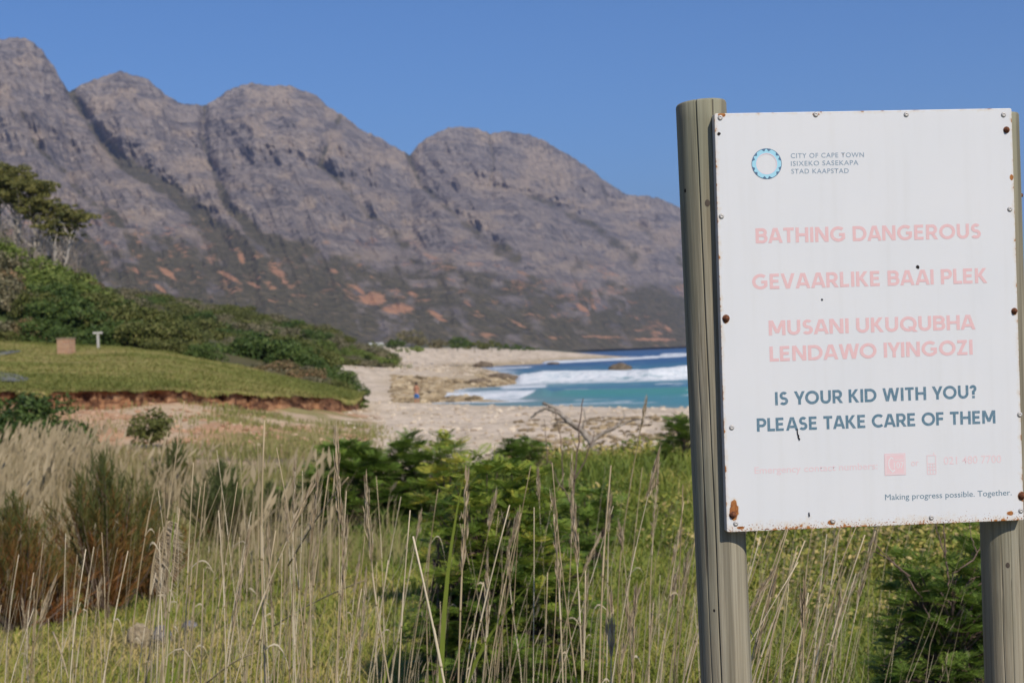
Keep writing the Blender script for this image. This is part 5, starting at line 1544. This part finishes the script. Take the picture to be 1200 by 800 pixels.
# ---- lush low greenery on the hump and under the sign
mb = MB()
lobes = []
for (px, d, w, h, n) in ((960, 12.5, .9, .5, 9), (1030, 11, .8, .55, 9), (905, 10.5, .7, .4, 7), (1075, 13.5, .9, .7, 8), (1000, 9.2, .7, .4, 8), (860, 13, .8, .4, 7), (1140, 11, .7, .6, 8), (640, 24, 1.6, .45, 7), (720, 25, 1.8, .4, 7), (780, 24, 1.4, .4, 6), (560, 24, 1.4, .5, 6), (680, 18, 1.2, .4, 7), (750, 16, 1.1, .35, 7), (1060, 17, 1.4, .8, 8), (970, 18, 1.6, .7, 8), (1150, 18, 1.6, .9, 8), (1230, 9, .8, .6, 8)):
    p = ground_at(px, d)[0]
    for k in range(n): lobes.append((p + np.array([rng.normal(0, w * .4), rng.normal(0, w * .3), h * rng.uniform(.1, .6)]), h * rng.uniform(.4, .65), .75))
for (c, r, sq) in lobes:
    lobed_leaves(mb, [(c, r, sq)], .75, .0048 * c[1] ** .75, .6, .3)
tag(mb.build('leafy_ground_cover', M['grass']), 'low leafy green plants covering the hump and the ground under the sign', 'ground cover', kind='stuff')

# ================================================================== TALL DRY REEDS, one by one
def reed(px, py, d, lean, label, group, head=0.0, leaf=0, rad=.0032, name='dry_reed', curl=0.0, broken=False):
    """stalk whose tip stands where pixel (px,py) falls at distance d; rooted in the ground"""
    top = P(px, py, d)
    gb = gz(top[0], top[1]); H = top[2] - gb
    bx, by = top[0] - lean * H, top[1] + rng.normal(0, .06) * H
    base = np.array([bx, by, gz(bx, by) - .03])
    root = thing(name, label, 'reed', base, 0, group)
    e = top - base; n = 12; t = np.linspace(0, 1, n)
    bow = rng.normal(0, .018) * H; bow2 = rng.normal(0, .006) * H
    pts = np.outer(t, e); pts[:, 0] += bow * np.sin(t * math.pi) + bow2 * np.sin(t * 2 * math.pi) - e[0] * .35 * (t - t ** 2) ; pts[:, 1] += rng.normal(0, .01) * H * np.sin(t * math.pi)
    rr_ = rad * (1.15 - .55 * t)
    mb = MB(); tn = np.clip(rng.normal(.5, .3), 0, 1)
    mb.tube(pts, rr_, 6, tn)
    for k in range(2, n - 1, 3):       # nodes and papery sheaths
        q = pts[k]; dr = unit(pts[k + 1] - pts[k - 1])
        mb.tube([q - dr * .004, q + dr * .004], [rr_[k] * 1.35] * 2, 6, np.clip(tn - .3, 0, 1))
        mb.tube([q, q + dr * min(.10, H * .09)], [rr_[k] * 1.3, rr_[k] * 1.12], 6, np.clip(tn + .2, 0, 1), cap=False)
    mb.build('stem', M['stem'], root, True)
    if head:
        m_ = 90; s_ = rng.uniform(0, 1, m_); dr = unit(pts[-1] - pts[-2]); L = head
        C = pts[-1] - dr * L * .85 + np.outer(s_, dr) * L
        wd = rng.uniform(.006, .010) * np.sin(math.pi * np.clip(s_ * .85 + .1, 0, 1)) + .002
        A = dr * rng.uniform(.012, .03, m_)[:, None] + rng.normal(0, .22, (m_, 3)) * wd[:, None]
        C = C + rng.normal(0, .5, (m_, 3)) * wd[:, None] * np.array([1, 1, .5]) + A
        B = unit(np.cross(A, rand_dirs(m_))) * rng.uniform(.0012, .0028, m_)[:, None]
        hb = MB(); hb.leaves(C, A, B, np.clip(rng.normal(.5, .25, m_), 0, 1)); hb.build('seed_head', M['seed'], root)
    for q in range(leaf):              # dead blades that rise and fold over
        k = rng.integers(n // 3, n - 2); p0 = pts[k]; a = rng.uniform(-.7, .7) + (math.pi if rng.random() < .3 else 0); L = rng.uniform(.12, .3) * min(1, H)
        tt_ = np.linspace(0, 1, 9); up_ = rng.uniform(.3, .9); fall = rng.uniform(.7, 1.9)
        L *= rng.uniform(.5, 1.15); kx = rng.uniform(.25, .8); px_ = L * kx * tt_ * (1 - .25 * tt_); pz_ = L * (up_ * tt_ - fall * tt_ ** rng.uniform(1.8, 3.2))
        C = p0 + np.stack([px_ * math.cos(a), px_ * math.sin(a) * .6, pz_], -1)
        wv = rng.uniform(.002, .0042) * np.sin(math.pi * (tt_ * .8 + .18)) ; tw = tt_ * rng.normal(0, 1.2)
        side = np.stack([np.sin(tw) * .5, np.full(9, .45), np.cos(tw)], -1) * wv[:, None]
        V = np.concatenate([C - side, C + side]); Q = [[i, i + 1, 10 + i, 9 + i] for i in range(8)]
        lb = MB(); lb.add(V, Q, None, np.clip(rng.normal(.75, .15), 0, 1)); lb.build('dead_leaf', M['dry'], root)
    return root

G1 = 'dry reeds scattered at the left'; L1 = 'thin dry reed stalk standing in the loose stand left of the dark bushes'
G2 = 'dry reeds in the thick stand at left of centre'; L2 = 'dry straw coloured reed stalk in the thick stand in front of the wide dark bush'
G3 = 'dry reeds before the middle bush'; L3 = 'dry reed stalk rising in front of the bright green middle bush'
G4 = 'dry reeds beside the left sign post'; L4 = 'dry reed stalk in the stand between the middle bush and the left sign post'
G5 = 'dry reeds under the sign board'; L5 = 'leaning dry reed stalk between the two sign posts under the board'
# stalks that can be told apart
reed(150, 645, 6.0, .13, 'tall pair of pale reeds, the left one leaning right beside the tall brown shrub', None, 0, 1)
reed(216, 470, 5.6, .17, 'tall slender reed leaning right against the orange sandy slope', None, 0, 2, .0036)
reed(197, 505, 5.8, .16, 'slender reed just left of the tall one against the orange slope', None, 0, 1)
reed(310, 492, 4.6, .03, 'tallest thick pale reed standing upright in the thick stand left of centre', None, 0, 2, .0044)
reed(430, 578, 4.8, -.04, 'reed with a feathered tip leaning left in front of the wide dark bush', None, .26, 0)
reed(385, 556, 5.0, .16, 'straight reed crossing the dark bush with its tip bent right', None, 0, 1)
reed(547, 575, 4.6, .10, 'reed with a long grey feathered head in front of the middle bush', None, .30, 0, .0036)
reed(484, 628, 4.0, -.13, 'pale thick stalk leaning left across the left side of the middle bush', None, .0, 0, .0044)
reed(716, 545, 5.2, .10, 'reed with a bleached white broken top right of the middle bush', None, 0, 1, .004)
reed(756, 476, 7.4, .12, 'tallest grey reed rising in front of the driftwood on the sand', None, .16, 0, .003)
reed(649, 602, 4.8, .0, 'reed with a brown narrow seed head at the right of the middle bush', None, .3, 1)
reed(942, 700, 4.4, .04, 'reed with a torn white tip standing straight under the board', None, .12, 0, .0036)
reed(1192, 752, 4.0, .12, 'curved white reed in front of the dark bush beside the right sign post', None, .0, 0, .003)
reed(735, 703, 5.6, -.05, 'reed whose pale blade arches right near the left sign post', None, .2, 2)
reed(315, 640, 5.2, .0, 'reed carrying a dense brown seed head in the thick stand left of centre', None, .34, 1, .0034)
# drooping comb-like plume
tp_ = P(172, 700, 7.2); r0 = thing('drooping_plume', 'large tan reed plume drooping like a comb beside the brown shrub', 'reed', (tp_[0], tp_[1], gz(tp_[0], tp_[1]) - .02))
o3 = np.array([tp_[0], tp_[1], gz(tp_[0], tp_[1]) - .02]); A0, A1, A2 = P(176, 690, 7.2), P(180, 628, 7.2), P(199, 610, 7.2)
mb = MB(); tt_ = np.linspace(0, 1, 14)[:, None]; arc = (1 - tt_) ** 2 * A0 + 2 * tt_ * (1 - tt_) * A1 + tt_ ** 2 * A2
mb.tube(np.vstack([[o3], arc]) - o3, .0035, 6, .5); mb.build('stem', M['stem'], r0, True)
mb = MB(); n = 420; s_ = rng.uniform(.05, 1, n); a_ = np.stack([np.interp(s_, tt_[:, 0], arc[:, k]) for k in range(3)], -1) - o3
L = .20 * np.sin(math.pi * (s_ * .6 + .3)) * rng.uniform(.5, 1, n); dr = unit(np.stack([.75 + rng.normal(0, .12, n), rng.normal(0, .15, n), -.45 - .5 * (1 - s_) + rng.normal(0, .12, n)], -1))
mb.leaves(a_ + dr * L[:, None] * .5, dr * L[:, None] * .5, unit(np.cross(dr, rand_dirs(n))) * .0022, np.clip(rng.normal(.6, .25, n), 0, 1)); mb.build('seed_head', M['seed'], r0)

def stand(n, fx, ftop, fd, lean, sl, L, G, ph=.35, pl=.4):
    for _ in range(n):
        px = fx(); d = fd(); py = ftop(px)
        reed(px, py, d, rng.normal(lean, sl), L, G, rng.uniform(.12, .3) if rng.random() < ph else 0, int(rng.random() < pl) + int(rng.random() < pl * .35), rng.uniform(.0018, .0031))
U_ = rng.uniform
stand(26, lambda: U_(-10, 190), lambda x: U_(610, 730), lambda: U_(4.8, 8), .10, .07, L1, G1, .12, .16)
stand(14, lambda: U_(185, 262), lambda x: U_(520, 680), lambda: U_(4.8, 8), .10, .06, L1, G1, .15, .3)
stand(42, lambda: np.clip(rng.normal(335, 62), 235, 480), lambda x: U_(515, 690), lambda: U_(4.2, 8.5), .09, .08, L2, G2, .2, .3)
stand(24, lambda: U_(400, 600), lambda x: U_(560, 720), lambda: U_(4.2, 8), .09, .10, L3, G3, .35, .12)
stand(38, lambda: U_(600, 822), lambda x: U_(540, 720), lambda: U_(4.2, 8), .12, .09, L4, G4, .4, .15)
stand(38, lambda: np.clip(rng.normal(925, 60), 858, 1085), lambda x: U_(590, 720), lambda: U_(4.0, 7.5), .24, .09, L5, G5, .2, .15)
# stalks that have fallen over
def fallen(a, b, d0, d1, label):
    p, q = P(*a, d0), P(*b, d1); mb = MB(); t = np.linspace(0, 1, 8)[:, None]
    V = p + (q - p) * t; V[:, 2] += .02 * np.sin(t[:, 0] * 3); mb.tube(V - p, np.linspace(.0042, .0028, 8), 6, .45)
    o = mb.build('fallen_reed', M['stem'], None, True); o.location = p; tag(o, label, 'reed'); return o
fallen((318, 735), (428, 680), 8.6, 7.4, 'fallen brown reed lying aslant across the grass left of centre')
fallen((338, 662), (408, 560), 6.6, 6.0, 'straight tan reed lying steeply aslant in the thick stand')
fallen((240, 802), (300, 765), 6.6, 6.4, 'short fallen straw lying in the grass at the bottom left')
fallen((62, 740), (80, 795), 6.8, 6.6, 'broken brown twig lying in the grass at the bottom left corner')

# thin dry grass between the reeds
mb = MB(); N = 520
px = np.concatenate([U_(-40, 480, 220), U_(450, 830, 130), rng.normal(930, 80, 170)]); d = U_(4.6, 10, N)
b = ground_at(px, d); H = U_(.25, 1.0, N) ** 1.3; ln = rng.normal(.14, .1, N) + .1 * (px > 850)
mid = b + np.stack([ln * H * .4 + rng.normal(0, .01, N), rng.normal(0, .03, N), H * .55], -1); tpv = b + np.stack([ln * H, rng.normal(0, .05, N), H], -1)
wv = np.stack([U_(.0009, .0022, N), np.zeros(N), np.zeros(N)], -1)
V = np.stack([b - wv, b + wv, mid + wv * .8, mid - wv * .8, tpv - wv * .2, tpv + wv * .2], 1).reshape(-1, 3); i = np.arange(N) * 6
tn = np.clip(rng.normal(.45, .25, N), 0, 1)
mb.add(V, np.concatenate([np.stack([i, i + 1, i + 2, i + 3], -1), np.stack([i + 3, i + 2, i + 5, i + 4], -1)]), None, np.concatenate([tn, tn]))
k = rng.random(N) < .3; C = np.repeat(tpv[k], 5, 0); n = len(C)
A = np.stack([rng.normal(.008, .006, n), rng.normal(0, .006, n), U_(.01, .03, n)], -1); mb.leaves(C + rng.normal(0, .006, (n, 3)) * np.array([1, 1, 5]), A, unit(np.cross(A, rand_dirs(n))) * .0022, np.clip(rng.normal(.3, .2, n), 0, 1))
tag(mb.build('thin_dry_grass', M['dry']), 'thin dry grass stems standing between the taller reeds', 'grass', kind='stuff')

# a few living green reed blades
for (px, py, d, L_, ln, lab) in ((543, 560, 5.5, .5, .2, 'green reed blade beside the long grey feathered head'), (468, 748, 6.5, .3, .45, 'short green blade leaning right at the foot of the reeds'), (205, 600, 6.8, .45, .12, 'upright green reed blade right of the drooping plume'), (640, 665, 5.6, .35, .9, 'long green blade arching right across the middle bush'), (213, 762, 6.2, .3, .3, 'broad green blade at the bottom left among the straws'), (580, 520, 9, .6, .08, 'green reed blade in front of the green hump')):
    t_ = P(px, py, d); gb = gz(t_[0], t_[1]); H = t_[2] - gb; b0 = np.array([t_[0] - ln * H * .5, t_[1], gb - .02]); tt_ = np.linspace(0, 1, 12)
    C = np.outer(tt_, t_ - b0); C[:, 0] += ln * H * .4 * (tt_ ** 3 - tt_); wv = .009 * np.sin(math.pi * (tt_ * .86 + .1)); sd_ = np.stack([wv, .3 * wv, 0 * wv], -1)
    mb = MB(); mb.add(np.concatenate([C - sd_, C + sd_ + np.array([0, .003, 0])]), [[i, i + 1, 13 + i, 12 + i] for i in range(11)], None, .35); o = mb.build('green_reed_blade', M['grass']); o.location = b0; tag(o, lab, 'reed')

# ---- bare twig plants
def twigs(label, px, py_base, d, pl, rad):
    base = P(px, py_base, d); g_ = gz(base[0], base[1]); base[2] = min(base[2], g_ + .02) if base[2] > g_ else base[2]
    base = np.array([base[0], base[1], g_ - .05]); mb = MB()
    for line_, r in pl:
        q = np.array([P(a, b, d + 0.02 * i) for i, (a, b) in enumerate(line_)])
        k = np.linspace(0, len(q) - 1, 4 * len(q)); q = np.stack([np.interp(k, np.arange(len(q)), q[:, j]) for j in range(3)], -1); q += rng.normal(0, rad * .5, q.shape)
        mb.tube(q - base, np.linspace(r, r * .45, len(q)) * rad, 5)
    o = mb.build('bare_twig_plant', M['twig'], None, True); o.location = base; return tag(o, label, 'plant')
twigs('thin dark leafless twig standing in front of the driftwood', 676, 590, 9.5, [([(668, 640), (670, 590), (676, 540), (679, 500), (683, 468)], 1), ([(672, 565), (690, 530), (696, 505)], .7), ([(670, 590), (652, 560), (645, 540)], .7), ([(677, 530), (668, 505)], .5)], .007)
twigs('slender leafless twig left of the driftwood, before the pale sand', 640, 560, 11, [([(660, 575), (658, 530), (655, 505), (650, 480)], .8), ([(641, 545), (640, 515), (638, 490)], .6)], .006)
twigs('bare reddish brown twigs rising from the dark bush behind the right post', 1110, 700, 6.0, [([(1112, 690), (1110, 668), (1106, 645), (1098, 625), (1094, 606)], 1), ([(1108, 650), (1107, 625), (1105, 600)], .8), ([(1066, 676), (1045, 658), (1030, 648), (1012, 645)], .8), ([(1045, 658), (1036, 648), (1020, 628)], .7), ([(1118, 672), (1140, 655), (1150, 640), (1152, 625)], .8), ([(1145, 648), (1138, 630), (1135, 610)], .6), ([(1080, 700), (1060, 672), (1045, 658)], .9), ([(1090, 730), (1080, 700)], .9)], .0045)

# ---- driftwood on the edge of the sand
d = 27.5
p = P(697, 532, d); base = np.array([p[0], p[1], gz(p[0], p[1])])
mb = MB()
for line_, r0_, r1_ in (([(696, 545), (697, 528), (692, 516), (682, 505), (668, 495), (655, 484), (646, 476), (636, 472)], .075, .028), ([(693, 517), (705, 508), (722, 500), (736, 494), (752, 490)], .04, .012), ([(697, 522), (708, 526), (717, 529), (727, 522), (736, 518)], .045, .012), ([(655, 484), (640, 478), (628, 484), (623, 489)], .035, .018), ([(668, 495), (655, 494), (645, 497)], .03, .01), ([(722, 500), (732, 488), (730, 480)], .016, .006), ([(682, 505), (686, 490), (683, 478)], .02, .006), ([(736, 520), (741, 530), (746, 528)], .02, .008)):
    q = np.array([P(a, b, d + rng.normal(0, .05)) for a, b in line_]); k = np.linspace(0, len(q) - 1, 5 * len(q)); q = np.stack([np.interp(k, np.arange(len(q)), q[:, j]) for j in range(3)], -1) + rng.normal(0, .006, (len(k), 3))
    mb.tube(q - base, np.linspace(r0_, r1_, len(q)) * (1 + .12 * rng.normal(0, 1, len(q))), 7)
o = mb.build('driftwood', M['driftwood'], None, True); o.location = base; tag(o, 'large bleached forked driftwood branch lying at the edge of the sand', 'driftwood')

# ---- stones
def rock_mesh(name, mat, r, seed, sx_=(1, 1, 1), sub=3, amp=.35):
    b_ = bmesh.new(); bmesh.ops.create_icosphere(b_, subdivisions=sub, radius=1.0)
    V = np.array([v.co[:] for v in b_.verts]); n = fbm(V[:, 0] * 1.3 + seed, V[:, 1] * 1.3 + V[:, 2] * 1.7, seed, 4)
    V = V * (1 + amp * 2 * (n - .5))[:, None]; V = np.round(V * 5) / 5 * .35 + V * .65
    for v, c in zip(b_.verts, V): v.co = Vector(c * np.array(sx_) * r)
    me = bpy.data.meshes.new(name); b_.to_mesh(me); b_.free(); me.materials.append(mat)
    me.polygons.foreach_set("use_smooth", np.zeros(len(me.polygons), bool))
    o = bpy.data.objects.new(name, me); COL.objects.link(o); return o
for (lab, px, py, r, sx_, mt_) in [('large dark rock standing in the surf behind the white roller', 727, 434, 1.9, (1.1, .9, .62), 'rock'), ('low dark rock tip left of the large rock in the surf', 692, 437, 1.0, (1.0, .6, .3), 'rock'), ('dark rock at the head of the small bay in the far beach', 566, 430.5, 2.6, (1.1, .8, .5), 'rock'), ('small dark rock awash in the far foam', 648, 427, 1.6, (1.2, .7, .35), 'rock')]:
    q = on_sea(px, py); o = rock_mesh('sea_rock', M[mt_], r, int(px), sx_); o.location = (q[0], q[1], .05 + .1 * r); tag(o, lab, 'rock')
for (lab, px, py, d, r, sx_) in [('brown weathered rock on the tip of the kelp covered ledge', 590, 444, 205, 1.5, (1.5, .9, .45)), ('flat brown rock on the ledge above the inner foam', 560, 452, 185, 1.0, (1.6, .9, .4))]:
    p = P(px, py, d); o = rock_mesh('ledge_rock', M['rock'], r, int(px), sx_); o.location = (p[0], p[1], gz(p[0], p[1]) + .1); tag(o, lab, 'rock')
for (lab, px, d, r, sx_, mt_, lift) in [('pale tan stone in the grass left of the drooping plume', 163, 10.4, .085, (.9, .8, 1.45), 'tan_rock', .05), ('jagged grey stone in the grass right of the tan stone', 191, 10.6, .07, (.95, .8, 1.2), 'grey_rock', .04), ('small grey stone behind the reeds right of the plume', 222, 11.2, .05, (1.2, .8, .8), 'grey_rock', .03), ('small pale stone behind the thick stand of reeds', 352, 19.5, .10, (1.3, .8, .7), 'grey_rock', .06), ('pale grey stone half hidden at the bottom left corner', 4, 6.4, .07, (1.1, .8, 1), 'grey_rock', .05)]:
    q = ground_at(px, d)[0]; o = rock_mesh('stone', M[mt_], r, int(px) + 3, sx_); o.location = q + np.array([0, 0, lift]); tag(o, lab, 'stone')

# cobbles and kelp scraps over the beach: one object
b_ = bmesh.new(); bmesh.ops.create_icosphere(b_, subdivisions=1, radius=1.0); IV = np.array([v.co[:] for v in b_.verts]); IF = np.array([[v.index for v in f.verts] for f in b_.faces]); b_.free()
def cobbles(name, px, d, r, tn, label, mat):
    b = ground_at(px, d); n = len(b); s_ = shore_sd(b[:, 0], b[:, 1]); k = (s_ > .3); b, r, tn = b[k], r[k], tn[k]; n = len(b)
    S = r[:, None] * np.stack([U_(.8, 1.5, n), U_(.7, 1.2, n), U_(.35, .75, n)], -1)
    V = (IV[None] * (1 + .22 * rng.normal(0, 1, (n, len(IV), 1)))) * S[:, None] + b[:, None] + np.array([0, 0, .02])
    F = (IF[None] + (np.arange(n) * len(IV))[:, None, None]).reshape(-1, 3)
    o = make_mesh(name, V.reshape(-1, 3), None, F, mat, tint=np.repeat(tn, len(IF))); tag(o, label, 'stones', kind='stuff')
n = 2300; d = 33 * (125 / 33) ** U_(0, 1, n); px = U_(400, 1000, n)
cobbles('beach_cobbles', px, d, U_(.03, .13, n) * (d / 60) ** .5, np.clip(rng.normal(.5, .28, n), 0, 1), 'pale cobbles and shell rubble covering the sand before the sea', M['pebble'])
M['kelp'] = leaf_mat('dry_kelp_and_ledge_stones', [(0, (.12, .09, .05)), (.5, (.32, .24, .14)), (1, (.5, .4, .26))], 0, .8)
n = 1700; px = U_(460, 640, n); d = np.where(px < 560, U_(124, 190, n), U_(170, 240, n))
cobbles('ledge_cobbles', px, d, U_(.12, .5, n), np.clip(rng.normal(.55, .25, n), 0, 1), 'brown kelp covered stones on the ledges beside the surf', M['kelp'])
n = 900; d = U_(36, 70, n); px = U_(600, 1000, n)
cobbles('dry_kelp', px, d, U_(.05, .2, n), np.clip(rng.normal(.35, .25, n), 0, 1), 'dark dry kelp and twigs strewn over the cobbles', M['kelp'])
n = 700; px = U_(410, 720, n); d = U_(200, 620, n)
cobbles('far_beach_stones', px, d, U_(.15, .5, n), np.clip(rng.normal(.4, .3, n), 0, 1), 'scattered stones on the far stretch of beach', M['pebble'])
M['clod'] = leaf_mat('orange_clods', [(0, (.3, .15, .08)), (.5, (.46, .28, .17)), (1, (.54, .42, .3))], 0, .9)
n = 600; px = U_(-60, 430, n); d = U_(44, 62, n)
cobbles('slope_stones', px, d, U_(.03, .12, n), np.clip(rng.normal(.6, .25, n), 0, 1), 'loose stones and clods on the sandy slope under the bank', M['clod'])

# ---- the man on the beach, seen from behind
fp = on_sea(488.5, 475.3); fp = np.array([fp[0], fp[1], max(gz(fp[0], fp[1]), .0) - .02])
man = thing('person', 'shirtless man in blue shorts standing at the water seen from behind', 'person', fp, -.35)
def skin_mesh(name, joints, edges, mat, parent, root=0, sub=2):
    me = bpy.data.meshes.new(name); me.from_pydata([j[:3] for j in joints], edges, []); ob = bpy.data.objects.new(name, me); COL.objects.link(ob)
    md = ob.modifiers.new('skin', 'SKIN'); md.use_smooth_shade = True
    for k, j in enumerate(joints):
        sv = me.skin_vertices[0].data[k]; sv.radius = (j[3], j[4] if len(j) > 4 else j[3]); sv.use_root = (k == root)
    sb = ob.modifiers.new('sub', 'SUBSURF'); sb.levels = sub; sb.render_levels = sub
    dep = dg(); dep.update(); m2 = bpy.data.meshes.new_from_object(ob.evaluated_get(dep)); bpy.data.objects.remove(ob)
    m2.materials.clear(); m2.materials.append(mat); m2.name = name
    o = bpy.data.objects.new(name, m2); COL.objects.link(o); o.parent = parent; return o
J = [(0, 0, .95, .14, .11), (0, .01, 1.12, .135, .10), (0, .0, 1.32, .165, .115), (0, .0, 1.46, .13, .09), (0, .01, 1.53, .058), (0, .03, 1.60, .075, .085), (0, .035, 1.69, .082, .095), (0, .03, 1.76, .055, .065),
     (.18, 0, 1.43, .062), (.23, .05, 1.17, .048), (.17, .25, 1.05, .04), (.14, .33, 1.06, .03), (-.18, 0, 1.43, .062), (-.24, .04, 1.17, .048), (-.19, .23, 1.03, .04), (-.15, .32, 1.03, .03),
     (.10, 0, .88, .095), (.115, .02, .50, .062), (.12, -.02, .10, .042), (.125, .03, .04, .045), (.135, .16, .03, .032), (-.10, 0, .88, .095), (-.12, .05, .50, .062), (-.14, .02, .10, .042), (-.145, .07, .04, .045), (-.16, .20, .03, .032)]
E = [(0, 1), (1, 2), (2, 3), (3, 4), (4, 5), (5, 6), (6, 7), (3, 8), (8, 9), (9, 10), (10, 11), (3, 12), (12, 13), (13, 14), (14, 15), (0, 16), (16, 17), (17, 18), (18, 19), (19, 20), (0, 21), (21, 22), (22, 23), (23, 24), (24, 25)]
skin_mesh('body', J, E, M['skin'], man)
skin_mesh('shorts', [(0, 0, 1.0, .16, .13), (0, 0, .90, .165, .135), (.105, 0, .84, .115), (.115, .015, .62, .098), (.118, .02, .55, .10), (-.105, 0, .84, .115), (-.118, .035, .62, .098), (-.122, .045, .55, .10)], [(0, 1), (1, 2), (2, 3), (3, 4), (1, 5), (5, 6), (6, 7)], M['shorts'], man, 1)
skin_mesh('hair', [(0, .0, 1.66, .07, .06), (0, .015, 1.72, .092, .095), (0, .03, 1.785, .07, .08)], [(0, 1), (1, 2)], M['hair'], man, 1)
